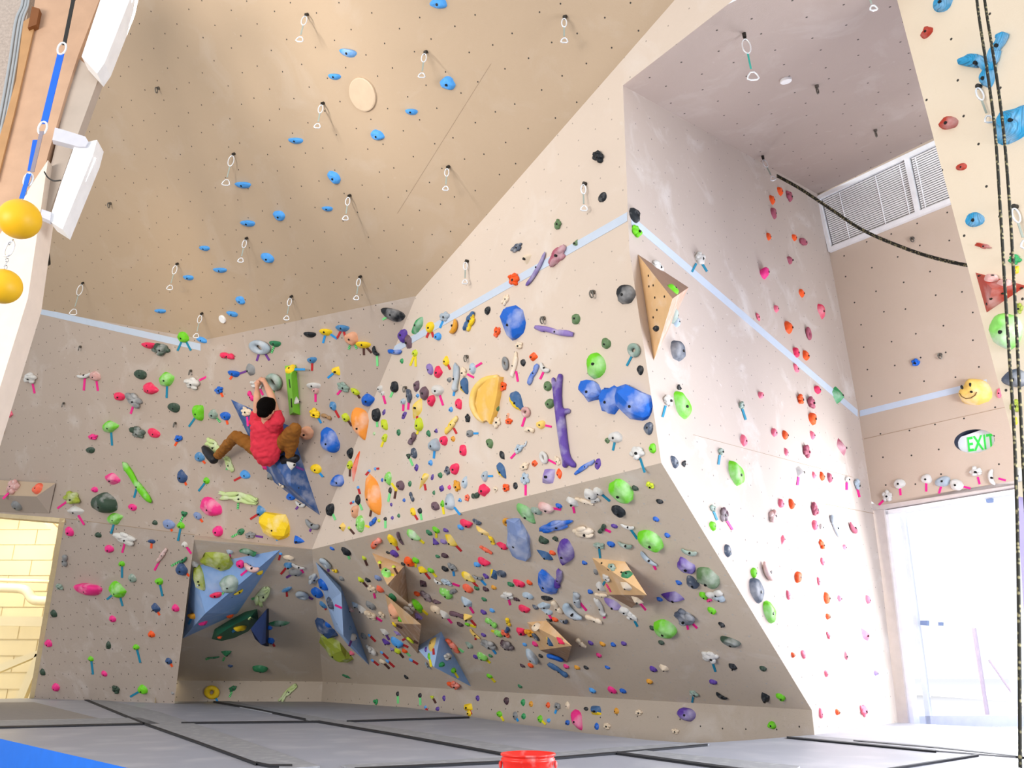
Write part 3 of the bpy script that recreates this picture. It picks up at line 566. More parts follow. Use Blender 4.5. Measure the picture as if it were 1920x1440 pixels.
for i, (u, v, l) in enumerate(((298, 165, 'alone at the upper left of the slanted ceiling'), (208, 381, 'at the far left of the slanted ceiling'), (1531, 160, 'beside the white round cap on the grey ceiling'), (1641, 243, 'near the window on the grey ceiling'),
    (1712, 447, 'under the high window'), (1764, 665, 'above the smiling yellow hold'), (1114, 548, 'left of the black round hold on the bright wall'), (1021, 597, 'above the long lilac rail'), (152, 650, 'high on the left wall'), (359, 695, 'right of the lime teardrop on the left wall'),
    (121, 756, 'low on the dim part of the left wall'), (330, 793, 'in the middle of the left wall'), (762, 727, 'among the holds above the grey knobbly one'), (877, 669, 'under the amber curved hold'))):
    h = H(u, v)
    if not h: continue
    p, n = h[1], h[2]; s = n.orthogonal().normalized(); t = n.cross(s)
    bm = bmesh.new(); add_tube(bm, [p, p+n*.02], .017, 8); oval_link(bm, p+n*.03+Vector((0, 0, -.02)), Vector((0, 0, -1)), s, .028, .02, .006, 10)
    tag(off_origin(link('bolt_hanger', bm, mat('dull_steel', '77736c', rough=.35, metal=.7))), 'bare metal bolt hanger '+l, 'bolt hanger', 'bare bolt hangers')
for u, v, r_, m, l in ((681, 177, 27, mTan, 'large tan round cap on the slanted ceiling'), (1473, 149, 9, mWhite, 'small white round cap on the grey ceiling'), (418, 598, 7, mWhite, 'small white round cap low on the slanted ceiling')):
    h = H(u, v); dist = (h[1]-C0).length; rr = r_/F*dist*1.05
    bm = bmesh.new(); add_tube(bm, [h[1]-h[2]*.01, h[1]+h[2]*.018, h[1]+h[2]*.022], [rr, rr, rr*.93], 36); tag(off_origin(link('ceiling_cap', bm, mat('cap_paint', 'cdb69b') if m is mTan else m)), l, 'cap')
# ------------------------------------------------------------------ the climber
mSkin = mat('skin', 'd9a083', rough=.55, vary=.05); mShirt = mat('red_cotton', 'd83245', rough=.85, vary=.07, vscale=30); mPants = mat('brown_canvas', '8f5a1c', rough=.85, vary=.12, vscale=14)
mHair = mat('dark_hair', '080504', rough=.7, bump=.9, bscale=90, spec=.05); mShoe = mat('black_shoe', '17161c', rough=.5, vary=.3, vscale=30)
def Pm(u, v, d): return PA2.hit(u, v, d)
cl = empty('person', Pm(500, 850, .3)); tag(cl, 'climber in a red t-shirt and brown trousers clinging to the wall, seen from behind', 'person')
def pd_(pts): return [Pm(*p) for p in pts]
def remesh(name, bm, m, vs, sm=4, parent=cl, disp=0.):
    o = par_keep(link(name, bm, m, smooth=True), parent)
    r = o.modifiers.new('r', 'REMESH'); r.mode = 'VOXEL'; r.voxel_size = vs; r.use_smooth_shade = True
    s = o.modifiers.new('s', 'SMOOTH'); s.iterations = sm; s.factor = .5
    if disp:
        t = bpy.data.textures.new(name, 'CLOUDS'); t.noise_scale = .05; t.noise_depth = 1
        d = o.modifiers.new('d', 'DISPLACE'); d.texture = t; d.strength = disp; d.mid_level = .5; d.texture_coords = 'LOCAL'
    return o
pxm = (Pm(500, 800, .3)-C0).length/F       # metres per pixel at the climber
hd = Pm(499, 768, .40); upv = (Pm(500, 700, .2)-Pm(500, 800, .35)).normalized()
bm = bmesh.new()
sL, sRr = Pm(481, 786, .30), Pm(519, 783, .30); eL, eR = Pm(482, 748, .30), Pm(509, 744, .30); wL, wR = Pm(482, 726, .14), Pm(496, 715, .14)
add_tube(bm, spline([sL, eL, wL], 6), [.05, .05, .047, .044, .041, .04, .042, .041, .039, .035, .03, .027, .025], 12)
add_tube(bm, spline([sRr, eR, wR], 6), [.05, .05, .047, .044, .041, .04, .042, .041, .039, .035, .03, .027, .025], 12)
add_tube(bm, [Pm(501, 800, .32), Pm(500, 780, .36), hd], [.065, .058, .06], 12)
add_ell(bm, hd, (.078, .098, .115), seg=20, rings=14)
for s in (-1, 1): add_ell(bm, hd+Vector((s*.082, -.01, -.022)), (.012, .024, .034))
add_ell(bm, hd+Vector((0, .1, -.02)), (.014, .02, .024)); add_ell(bm, hd+Vector((0, .082, -.062)), (.028, .012, .008))   # nose, mouth on the wall side
for s in (-1, 1): add_ell(bm, hd+Vector((s*.032, .088, .008)), (.014, .01, .009))
spine = pd_([(500, 792, .3), (501, 815, .28), (502, 838, .28), (502, 850, .26)])
add_tube(bm, spine, [.08, .09, .08, .09], 14)
hL, hR = Pm(489, 846, .2), Pm(512, 844, .15); kL, kR_ = Pm(443, 817, .3), Pm(554, 803, .27); aL, aR = Pm(408, 855, .13), Pm(543, 856, .12)
for a_, k_, f_ in ((hL, kL, aL), (hR, kR_, aR)): add_tube(bm, [a_, (a_+k_)/2, k_], [.06, .055, .045], 12); add_tube(bm, [k_, (k_*.55+f_*.45), f_], [.045, .04, .03], 12)
def hand(w, palm, tips, thumb):
    add_tube(bm, [w, (w+palm)/2, palm], [.026, .033, .036], 10, flat=.7)
    side = (tips[-1]-tips[0]).normalized()
    for i, tpt in enumerate(tips):
        base = palm+(side*(-.03+.02*i))+(tpt-palm).normalized()*.02; mid = (base*.5+tpt*.5)-PA2.n*-.012
        add_tube(bm, [palm*.5+base*.5, base, mid, tpt], [.011, .0105, .0098, .008], 8)
    add_tube(bm, [w*.5+palm*.5, (w*.3+palm*.3+thumb*.4), thumb], [.014, .012, .009], 8)
pL, pR = Pm(483, 719, .12), Pm(492, 712, .13)
hand(wL, pL, [Pm(478, 717, .05), Pm(481, 713, .04), Pm(484, 711.5, .04), Pm(488, 713, .05)], Pm(490, 719, .08))
hand(wR, pR, [Pm(484, 712, .07), Pm(487, 708, .06), Pm(491, 707, .06), Pm(496, 708, .07)], Pm(499, 713, .08))
remesh('body', bm, mSkin, .009, 3)
# hair: thick short cap over the back of the head
bm = bmesh.new(); add_ell(bm, hd+Vector((.002, -.022, .022)), (.1, .108, .112), seg=24, rings=16, nz=.06); add_ell(bm, hd+Vector((.03, -.03, .05)), (.085, .08, .08), nz=.1); add_ell(bm, hd+Vector((-.01, -.05, -.04)), (.075, .06, .07), nz=.08)
remesh('hair', bm, mHair, .012, 2, disp=.012)
# shirt
bm = bmesh.new()
cs = pd_([(501, 787, .31), (501, 800, .31), (500, 818, .3), (499, 836, .3), (499, 850, .3), (500, 863, .29), (501, 872, .27)])
add_tube(bm, cs, [.15, .185, .185, .178, .165, .125, .06], 20, flat=.62, up=Vector((0, 1, .3)).normalized())
add_tube(bm, [Pm(490, 797, .31), Pm(479, 788, .31), Pm(481, 772, .31)], [.1, .082, .062], 14)
add_tube(bm, [Pm(511, 797, .31), Pm(521, 787, .31), Pm(517, 771, .31)], [.1, .082, .062], 14)
sh = remesh('t_shirt', bm, mShirt, .014, 5, disp=.03)
# trousers
bm = bmesh.new(); add_ell(bm, Pm(501, 849, .2), (.14, .1, .1))
for a_, k_, f_ in ((hL, kL, aL), (hR, kR_, aR)):
    add_tube(bm, spline([a_, (a_+k_)/2, k_], 4), [.098, .094, .09, .086, .082, .078, .073, .069, .065], 14)
    add_ell(bm, k_, (.067,)*3); q1 = k_*.5+f_*.5; add_tube(bm, [k_, q1, f_], [.066, .064, .052], 14)
tr_ = remesh('trousers', bm, mPants, .014, 4, disp=.03)
bm = bmesh.new(); a, b_ = Pm(452, 822, .47), Pm(461, 829, .455); flat(bm, a, b_, .014, .004); par_keep(link('pocket_zip', bm, mBlackP), tr_) if False else bm.free()
# shoes
def shoe(heel, toe, nm='climbing_shoe'):
    bm = bmesh.new(); add_tube(bm, [heel*1.1-toe*.1, heel, heel*.6+toe*.4, heel*.25+toe*.75, toe], [.036, .058, .06, .052, .028], 14); add_ell(bm, heel+Vector((0, 0, .02)), (.05, .05, .05))
    s = remesh(nm, bm, mShoe, .01, 3)
    return s
s1 = shoe(Pm(402, 863, .13), Pm(381, 838, .1)); s2 = shoe(Pm(532, 864, .14), Pm(560, 858, .1))
# rows: u v width height angle colour shape tapes... =label   (all placed where their pixel meets the wall)
DATA = '''
823 6 26 20 0 sb b;654 97 28 18 8 sb j;628 142 20 14 0 sb j;840 156 26 20 10 sb b;772 208 20 14 0 sb j;708 253 22 16 15 sb b;555 262 24 14 0 sb j;627 332 23 17 25 sb b;456 345 26 14 0 sb j;614 390 18 11 0 sb j
524 404 20 14 15 sb b;465 417 24 14 0 sb j;384 464 17 11 0 sb j;502 483 21 14 10 sb b;413 505 23 11 0 sb j;354 519 17 11 0 sb j;451 563 16 11 10 sb b;436 587 18 11 10 sb j;301 582 20 9 0 sb j;379 637 17 10 15 sb b
280 646 24 14 0 rd j;304 654 38 24 5 dg k;345 632 19 18 0 gr b t115,20 t62,20;428 667 25 14 0 rd s;440 699 21 14 5 bu j o125,8;470 693 18 18 20 gy w v160,18;264 702 22 16 0 dg d;314 711 28 24 -20 gr t t92,24 =lime teardrop hold high on the left wall
363 718 28 24 0 wh k p-25,18;59 708 26 22 0 wh k p78,20;160 702 30 14 -10 wh c p95,24;180 705 16 18 0 sp b p82,20;284 729 25 20 10 rd t;225 743 20 13 0 rd b;254 749 34 24 30 gy k p108,18 =grey lumpy boulder hold with pink tape on the left wall
412 731 18 14 -20 bu k o65,8;472 743 15 10 50 pk s;483 721 26 16 10 wh k p62,14 =chalky white hold gripped by the climber with both hands;327 764 21 16 0 dg d;374 772 26 22 50 gr t t125,24;401 777 16 15 0 gg b z50,12;423 780 20 13 10 bu d o75,10;175 819 22 12 0 pk k;208 800 33 22 -10 gr t t86,26 =big lime teardrop hold at mid height on the left wall
260 810 28 20 20 dg k;289 812 22 14 10 rd d;336 822 18 13 -20 bu k o120,9;170 844 17 10 0 dg d;211 898 32 21 5 pk w =pink angular hold on the left wall
259 906 88 15 54 gr s t105,20 =long lime rail, slanting on the left wall
342 893 17 22 0 nb t o65,9;388 901 11 11 0 gr b t128,20;460 890 20 13 5 sb d r152,16;178 918 13 9 0 pk b;138 932 36 26 10 ch k p145,24 =lumpy cream and olive hold near the left opening
142 958 34 18 0 wh w p58,22;199 943 42 37 0 dg b =dark green round hold with ridges, left wall
249 951 15 11 0 pk d;397 950 44 27 15 pk b =large pink oval hold, on the left wall
448 932 78 20 10 lm g z95,14 =long pale lime root hold, on the left wall
217 972 29 20 -15 gr t t107,20;346 963 12 12 0 fg k z115,16;340 985 12 12 0 gr b t102,24;371 967 15 11 10 lv d o52,9;317 983 22 15 0 lv d o65,7;291 980 10 8 0 dg b;410 995 18 17 0 pk b;452 997 14 11 -20 fg d z150,14;470 1003 22 13 -5 gy k v10,14
185 1003 11 9 0 dg b;132 996 13 14 0 pk b;237 1008 44 22 15 wh k p105,20 =white star shaped hold on the left wall
285 1014 13 9 0 nb j o95,10;206 1029 15 12 0 pk b;347 1021 10 10 0 wh b p55,16;305 1041 32 10 -52 sp s p118,20;344 1048 18 11 -30 fg c z150,18;342 1067 19 18 0 nb b o45,10;229 1057 11 9 0 gr b t90,22;123 1050 20 11 85 gy s;113 1099 15 12 0 gg k
167 1101 52 26 5 pk j =big pink crescent hold low on the left wall
222 1106 29 24 10 gr t t140,16 t75,20;249 1084 14 12 0 gg b;299 1090 14 10 0 gr b t78,24;292 1140 17 16 0 nb w o60,8;330 1140 12 13 0 pk b;102 1150 10 12 0 dg b;212 1160 12 10 0 pk b;285 1189 12 10 0 or b;92 1206 13 11 0 pk b;204 1210 12 8 -70 dg b
256 1213 11 9 0 gr b t76,26;171 1235 9 8 0 gr b t83,26;317 1239 11 10 0 nb b o60,8;196 1263 11 9 0 pk d;81 1260 9 10 0 dg b;106 1288 13 12 0 pk b;218 1291 14 14 0 dg k;269 1292 14 14 0 gr b t150,22;324 1300 7 6 0 gy w
27 914 22 22 0 sp k p135,20;72 917 15 14 0 co b;32 947 16 13 0 gy b
490 651 42 26 10 lg r v108,16 v58,16 =pale grey ring jug above the climber
517 643 20 14 0 fg j z112,14;582 626 21 13 0 bk j;612 621 22 15 0 ye j b105,16 b35,16;643 614 23 15 0 st j r118,16 r75,16;660 634 23 22 0 pe b z105,12 z65,12;682 645 26 15 0 ye j n88,14 n48,14;707 657 18 13 60 bk c g88,22;739 587 43 29 14 bk j g150,10 =big black crescent jug at the top of the wall
586 674 16 13 -20 st j r92,15;545 693 16 13 0 ye b b0,20;631 695 20 15 20 ye w b140,14;517 716 28 30 10 gg r z102,14 =grey-green loop jug beside the hands of the climber
589 722 24 16 -5 wh j;592 731 12 14 0 sp b p90,16;556 752 12 16 0 wh w v5,16;592 775 22 18 20 ye k b60,12;613 781 18 9 15 tn s;576 812 23 23 0 pe b;546 872 20 16 10 wh w v22,16;593 879 19 16 0 ye d b50,12
620 826 44 31 50 bu b =shiny blue boulder hold right of the climber
375 857 20 15 0 st d o50,8;402 836 34 18 45 lm g;431 870 30 14 60 lm g z120,6;463 773 22 17 30 cr k p85,18;497 875 12 9 0 pk b;507 893 16 13 0 gy w v130,10;529 908 18 9 30 cr c;546 931 19 13 -10 bu d;565 943 18 12 20 wh c v130,10
490 960 20 18 30 st w r147,16;519 986 60 46 8 ye f b88,8 =huge yellow boulder hold below the climber
559 1013 24 16 0 bu w;588 980 26 17 25 gy c v112,10;636 902 29 20 -10 bu b;621 955 18 21 0 bk b g68,12
410 1049 64 36 5 ch f =large olive green boulder hold in the left recess
396 1047 8 9 0 pk b;419 1047 16 14 -30 st t r50,18;431 1034 12 9 0 lg b p92,12;466 1033 30 15 15 fg s;451 1057 14 13 0 pk b;474 1060 30 20 20 sp c p140,20;487 1073 9 9 0 ye b;374 1083 18 46 0 ch f =olive green boulder cut off by the wall edge in the left recess
366 1057 12 12 0 wh b p78,16;376 1092 14 16 0 lb k;431 1094 32 30 0 gg b z125,12 =grey-green round hold with grooves like a face, left recess
405 1114 20 13 -15 rd j;446 1108 18 11 -30 ye c;362 1153 20 14 -15 am j b115,12;381 1167 14 11 -30 pk t;431 1154 9 9 0 or b;492 1116 56 20 -62 lm g z160,10 =pale lime root hold in the left recess
450 1176 18 14 15 ye b b150,10;412 1194 7 7 0 or b;470 1157 14 8 40 lm c;524 1168 38 13 -5 fg t;506 1176 9 9 0 bu b;508 1200 13 13 0 bu b r60,8;425 1224 20 13 -50 fg w z115,8;400 1231 22 6 -5 fg c z160,8;488 1252 24 15 0 fg b;432 1248 9 6 0 nb b
542 1045 20 10 10 cr t;526 1038 7 5 0 sb b r105,10;541 1059 15 14 20 st w r130,16;560 1059 24 12 20 wh c p60,10;554 1072 22 14 0 gy b v148,12;537 1104 18 9 -25 st j r85,10;567 1113 22 22 0 lg r v28,12 =pale grey ring hold beside the long blue volume
588 1083 34 20 -70 lg k;595 1109 22 17 0 bu b;612 1176 34 34 0 nb f;614 1171 12 13 0 bu b;630 1212 42 52 0 ch f =olive boulder hold hanging under the long blue volume
607 1095 22 16 0 bu b;622 1131 16 16 0 gd b p25,14;606 1133 10 13 0 st b r60,6;661 1195 15 13 0 wh b v112,12;656 1178 7 5 -20 st b;399 1298 26 24 0 ye r b62,8 =yellow cup shaped hold on the left kickboard
437 1291 16 11 -20 fg k z112,12;540 1299 44 13 -45 lm g =pale lime root hold on the kickboard
645 725 26 16 22 gg k p130,12;667 733 16 12 30 yg j n60,9;691 750 25 22 -10 bu t =blue rounded triangle hold above the orange boulder
680 796 68 37 68 ob t =huge pale orange teardrop hold, on the wall crease
625 762 17 12 60 st t r62,16;649 783 16 13 25 yg t n55,12;713 729 12 12 0 wh b;718 738 8 9 0 wh b p75,16;741 726 16 20 0 bk b g115,12;707 778 18 23 0 bk b g88,12;720 773 11 7 -60 pu w;722 797 20 13 55 yg t;722 821 14 11 -50 yg t y112,12
702 813 5 6 0 gw b;757 753 11 12 0 lb b p92,12;768 741 26 15 80 gd k p95,16;783 742 9 8 0 sb w;782 723 19 14 -70 mv t;797 738 20 17 -60 mv b;810 751 16 19 0 rd b;822 732 24 20 10 wh b p72,20
807 692 17 12 60 lp b;823 698 18 20 0 rd t;837 677 14 17 0 ye t r65,10;857 708 52 18 92 lg s b100,14 =long pale grey bent pinch, on the bright wall
843 712 10 9 0 gy b;870 698 18 14 60 cr k p28,14;872 724 30 20 70 ny t =navy and yellow leaf hold left of the yellow crescent
758 779 15 8 -55 pu w;783 766 38 22 -62 ye w r92,10 =yellow folded hold, on the bright wall
787 797 18 22 0 yg b y105,8;748 811 12 8 -80 fg b;804 813 11 8 60 fg b;818 808 9 10 0 pu w;848 797 36 14 -50 ye s r62,12 =slim yellow blade hold on the bright wall
861 758 17 14 60 rd t;846 768 9 9 0 sb b;878 784 12 16 0 bk k;775 823 22 13 -68 mv s;816 835 23 23 0 lg b b95,14 =pale grey round hold with blue tape, bright wall
833 826 16 17 0 rd b;850 823 9 10 0 am b;869 845 19 15 60 rd t;658 850 12 18 0 bk b;657 872 12 16 0 yg b n92,14
667 873 70 14 102 or w =tall narrow orange flame hold, on the wall crease
767 855 10 12 0 dg k g68,14;777 850 15 12 60 gd b;808 868 9 10 0 sb b;781 877 13 10 -70 pu w;854 879 17 20 0 rd b;840 883 16 12 -70 gd k
693 883 5 5 0 sb b r130,8;704 879 5 6 0 sb b r-5,5;672 914 6 6 0 sb b r75,10;702 930 74 36 72 ob t =huge orange pear hold, on the bright wall
717 900 5 7 0 bu b;729 898 23 16 80 gw t y55,12;752 910 17 15 20 mv b;743 918 7 7 0 ye b n100,14;732 920 12 8 80 bk t g100,16;769 907 10 7 -70 fg b;795 899 36 15 -58 ye w r80,12 =twisted yellow hold, near the seam of the bright wall
811 895 10 6 -70 pu b;826 891 9 11 0 fg b;828 916 13 12 0 pu w;814 924 8 5 80 fg b;843 914 7 8 0 pk b;858 911 20 15 60 am k;872 904 22 12 -75 lb t;877 933 14 10 -80 co k;845 942 28 19 80 lg b b52,18 =pale grey egg hold on the seam, bright wall
817 949 18 13 15 mv b;830 945 8 12 0 gr b y82,14;863 938 9 8 0 sb k;773 932 14 8 62 gd s;758 938 6 7 0 bu b;734 946 5 7 0 pu b;788 958 9 11 0 bk b g80,12;775 960 15 10 50 ye t r60,10;748 967 7 6 80 fg b;736 971 6 7 0 pu b;723 973 7 7 0 bk b g90,14
701 978 18 9 -45 bu s;711 976 6 6 0 yg b;697 953 7 8 0 yg b n100,12;672 938 17 12 75 bk t g68,12;663 941 5 5 0 sb b r150,5;667 958 20 17 -60 pe t;677 982 26 18 80 gw b y22,8;643 988 15 15 0 yl w;655 990 6 6 0 yg b n50,12
706 1017 38 15 -50 or s =brown-orange sausage hold, at the left of the lower wall
737 1013 24 15 55 ye t r60,10;752 1008 26 10 68 mv c;776 1003 28 18 32 gw t y38,12 =white and green teardrop, at the top of the lower wall
805 998 9 10 0 fg b;818 993 11 11 0 gr b y88,10;836 994 10 7 0 pu b;817 1016 15 12 70 pu w;832 1015 12 9 20 lp b;846 1013 30 17 60 ye w r46,16 =yellow and cream folded hold on the lower wall
623 1028 8 6 20 bu b;650 1033 15 13 10 bk b g70,10;728 1036 9 5 0 bk t;740 1037 14 12 0 pu b;821 1043 9 6 0 fg b;834 1041 13 9 0 md b;612 1054 24 20 35 lg r v75,8;628 1067 11 10 0 ye c;683 1046 8 7 0 yg b n68,12
768 1052 16 16 0 or b;780 1050 11 11 0 gr b y92,8;793 1068 17 15 50 ye w r52,14;808 1069 11 9 0 gr b y50,12;835 1066 11 10 0 bk b;849 1062 16 17 0 gy k b82,10
712 1055 7 7 0 yg b n85,8;724 1075 24 15 80 gw b y15,8;738 1063 7 6 0 yg b n62,12;756 1057 7 6 0 bk b;737 1119 14 11 60 fg b;740 1146 24 20 5 pe b =large peach bump on the plywood volume
750 1161 12 9 10 gr w;740 1170 8 9 0 ye b n28,12;677 1087 11 12 0 yg w n48,12;690 1087 9 8 10 bk b;709 1083 12 10 0 lv b;699 1104 18 13 70 cr k p75,10;713 1104 13 12 0 co b;641 1084 9 8 0 gy b
667 1134 14 11 20 lb w;678 1141 22 14 35 wh w;696 1134 16 13 20 gy b;696 1152 22 18 15 cr k p32,14;716 1151 14 12 50 cr k;659 1143 13 9 60 sp w;767 1142 16 16 0 wh r;773 1137 14 10 50 wh s;784 1136 26 15 62 gr t y42,14;785 1155 16 11 30 lp b
794 1094 17 13 -70 md w;800 1117 32 19 45 mv k =brown ribbed hold, on the lower wall
783 1113 13 9 0 or b;818 1128 20 9 0 mv w;818 1142 17 14 0 cr b;833 1151 24 15 35 wh w p50,12;857 1151 26 12 12 mv s;878 1156 18 18 40 yl w r50,14
822 1088 16 12 30 wh c;838 1090 24 14 20 lb k p20,14;837 1111 22 18 20 gw b;850 1108 18 9 -25 gy s;878 1103 18 16 70 co t;894 1102 9 8 0 fg b;911 1104 12 9 20 md b;926 1101 9 8 0 am b;878 1081 28 15 35 ye t r47,14 =yellow leaf hold, on the lower wall
896 1080 18 11 15 gy c b48,16;911 1080 10 10 0 pu w;926 1077 26 12 95 ny w;941 1075 16 12 0 gd b;895 1058 13 9 0 sb b;908 1053 20 16 10 rd t;912 1030 25 10 32 co s;905 996 34 12 33 yl w;923 1012 16 9 60 ye s;942 1023 20 13 12 rd w;955 1023 9 10 0 gy b
875 981 22 15 0 rd t;864 988 10 9 0 sb b;895 978 18 12 20 gd k;875 1128 26 19 35 lb w p58,14 =chalky blue angular hold, with pink tape on the lower wall
908 1123 10 7 20 fg b;907 1147 12 9 30 pu b;923 1144 8 8 0 sb b;958 1095 11 9 10 fg b;974 1093 20 12 10 rd b;993 1092 10 9 10 or b;952 1116 30 16 -12 wh k p75,12 =white bone-like hold on the lower wall
969 1123 12 9 10 md k;990 1116 17 12 10 lb b;984 1141 20 14 5 rd t;863 1170 12 8 15 md b;877 1170 10 9 0 gr k y20,12;922 1166 23 14 30 gw s;953 1165 16 9 65 ye s;952 1180 14 9 -70 nb s;892 1187 24 11 45 yl c r90,6
907 1190 8 7 0 pu b;935 1187 16 12 50 gw b y200,8;949 1187 22 14 45 co k;978 1183 18 17 -40 rd t;917 1207 34 22 5 gy k b55,12 =big grey bulging hold, low on the lower wall
951 1208 28 23 40 md k =dark maroon pitted hold, low on the lower wall
850 1209 28 14 52 or s g35,12;880 1209 14 12 20 gg w;892 1231 9 7 0 pu b;905 1230 20 15 35 gw b y42,10;920 1229 8 6 20 fg b;918 1267 9 8 0 gr b y48,12;852 1283 28 15 -12 or k =orange-brown rocky hold under the small blue pyramid
980 1248 12 7 25 md w;995 1247 11 8 15 or b;984 1208 8 6 0 sb b;1000 1229 28 20 55 lb j =blue and white scooped hold, left of the crowded volume
1014 1229 8 7 20 bk b;1030 1160 10 8 0 bk c;996 1186 20 18 0 am k;1006 1176 14 12 0 cr b;1006 1193 14 13 0 gd r;978 1184 3 3 0 rd b;1051 1201 19 12 22 rd w;1031 1203 18 12 65 ny w;1042 1230 26 20 10 bu r;1004 1207 10 9 0 pk b
1047 1254 44 14 31 ny s =navy and yellow bar hold, under the crowded volume
1062 1249 9 8 0 pk b;1090 1205 22 12 40 cr s;1108 1205 10 8 20 pu b;1130 1207 10 8 10 am b;1150 1208 10 8 20 bu b;1170 1206 11 8 20 pu b;1123 1228 9 8 10 pk b;1082 1251 9 8 0 am b;1099 1251 7 7 0 bk b;1139 1251 9 6 10 bu b
1225 1254 12 10 0 pu b;1245 1252 18 12 20 cr w;1218 1277 11 10 40 am b;1337 1278 13 9 0 pu b;975 1286 8 6 20 fg b;1111 1294 12 9 15 sb b;1148 1293 17 11 20 pk b;1168 1295 11 8 0 bu b
1301 1299 16 13 0 gg k t100,12;1354 1302 22 13 30 bk c;1435 1307 18 18 20 bk w;1464 1306 15 12 10 gr b;1332 1229 32 22 -5 wh k t72,22 =white star shaped hold low on the lower wall
1374 1250 16 13 20 bk w;1431 1253 12 9 0 dg b;1370 1200 40 22 18 dg j =dark green banana hold, on the right of the lower wall
1353 1171 12 10 10 bk w;1335 1144 14 11 10 gr b;1248 1177 42 34 45 gr b =lime lumpy boulder hold, low right on the lower wall
1223 1177 9 8 0 dg b;1240 1204 10 8 0 dg b;1285 1155 46 36 40 gd k p78,8 p45,12 =big grey folded hold, right on the lower wall
1261 1119 38 22 -6 pu w =purple wedge hold, pointing left on the lower wall
1237 1123 9 8 0 bu b;1273 1092 10 8 0 bu b;1299 1091 22 20 10 gd b;1329 1083 48 36 52 og t =big dark green chalked hold, near the arete
1341 1112 24 14 -20 wh s;1348 1120 20 14 10 lg b;1320 1116 14 12 10 gr b;1330 1125 9 6 -20 pk s;1286 1059 28 27 0 pu t =purple half moon hold, near the arete
1293 1031 30 17 12 gg c;1251 1003 10 9 15 bu b;1230 973 11 9 10 bu b;1220 1011 39 38 0 gr b =lime round boulder hold, centre right of the lower wall
1218 1045 40 17 42 lg c p62,12 =pale grey banana hold, under the lime round boulder
1173 1018 26 16 15 gg c;1146 1020 14 10 15 bu b;1177 984 24 13 12 wh c t55,24;1152 986 12 8 10 pu b;1160 957 20 19 0 bk b =black ball hold, under the lime pear hold
1166 919 44 36 62 gr b =lime pear hold, just under the seam
1191 915 12 9 0 dg b;1219 909 18 14 15 yg k;1237 940 13 9 10 bk d;1107 926 19 19 0 wh b;1122 921 14 14 0 wh b t40,22;1096 939 36 11 20 cr s;1116 937 18 10 -20 wh s;1073 941 24 17 32 wh w p78,12
1048 948 12 9 15 bu b p80,2;1024 951 27 18 15 sp b p8,16 =speckled pink lump hold, just under the seam
1006 957 18 12 15 gg b;988 962 48 23 50 gs t =leaf green textured hold, at the seam
973 1010 96 38 82 lv f =huge grey blue rock hold, on the lower wall
951 978 18 12 -80 am r;1040 985 86 20 -16 bu k =long crumpled blue hold, on the lower wall
1095 996 46 26 -8 cr k =cream knotted rope hold, on the lower wall
1130 990 22 11 -60 dg s p25,12;1019 1012 16 15 0 dg t;1042 1009 13 11 30 dg k;1060 1036 62 28 98 pu t =purple twisted hand hold, upper half
1048 1084 48 14 96 pu s =purple twisted hand hold, lower half
1022 1040 34 17 25 ny w;1036 1036 10 9 0 or b;1026 1092 52 30 82 bu f =shiny blue block hold, under the purple hand hold
1025 1121 20 8 0 bk b;1096 1055 9 7 0 bu b;1107 1109 9 8 0 bu b;1123 1022 24 13 0 gg k t84,18;1148 1064 18 13 30 gg k;1175 1077 20 13 0 fg w;1138 1083 24 14 -15 wh k t118,12;1142 1102 16 4 60 pk s;1174 1099 32 15 5 cr w;1117 1072 12 7 80 gy b;1126 1099 24 15 55 wh w
1128 1115 22 9 5 cr s;1195 1124 22 16 -20 cr w p50,18;1149 1132 38 20 28 lp w =lilac and purple wedge hold, under the right plywood volume
1126 1137 38 13 62 wh s p70,8;1114 1160 28 12 16 cr s;1078 1141 42 34 45 lb c =chalky blue and white cradle hold, on the lower wall
1082 1123 34 15 82 lg s p50,18;1170 1144 16 14 0 wh b;1184 1154 34 15 38 wh k t60,12;1020 1136 26 12 -15 lb w;1026 1146 20 11 10 lb w p60,12;1045 1137 28 13 48 cr s;1057 1161 14 13 0 gd c;1041 1161 10 8 0 or b;1004 1138 12 8 20 gd b;1078 1160 9 5 0 bk b
683 1192 13 9 80 gy b;693 1191 5 5 0 sb b r45,14;721 1184 15 12 10 wh w v60,12;745 1187 14 8 25 lp w;724 1203 17 12 25 pu w;746 1204 21 19 10 sb t r-25,6 r25,12 =bright blue lump hold left of the small blue pyramid
771 1199 12 12 20 yg r n28,9;698 1218 28 17 50 wh k =white shell shaped hold, right of the long blue volume
716 1223 6 5 0 sb b r44,14;699 1238 5 5 0 sb b r40,12;727 1239 6 6 0 sb b r42,14;717 1240 12 8 15 cr b n45,14;736 1217 12 7 40 lp w;746 1220 11 10 0 yg b n50,12;759 1220 10 8 0 or b g45,10;771 1237 7 6 0 sb b r32,12
812 1207 24 14 -62 yl t r85,12;799 1218 6 8 0 pu b;805 1231 12 6 80 gr b y78,14;838 1231 19 16 15 wh k;828 1246 12 9 0 gn b;850 1257 10 9 0 gr b y58,12;804 1247 15 8 55 lg c;762 1269 10 6 50 bk b;660 1224 12 10 40 pc w;649 1267 17 6 20 fg k;784 1158 3 3 0 lp b
887 691 16 13 70 lb b p-32,14;949 682 22 14 70 gy r;966 684 46 13 102 cr s p80,20;981 680 12 9 50 bk b;1001 702 42 13 -68 bu s =slim blue blade hold, on the bright wall
1024 688 22 16 40 wh c p115,18
945 725 18 13 -50 or k;970 753 40 21 52 ny t =navy and yellow boat hold, right of the yellow crescent
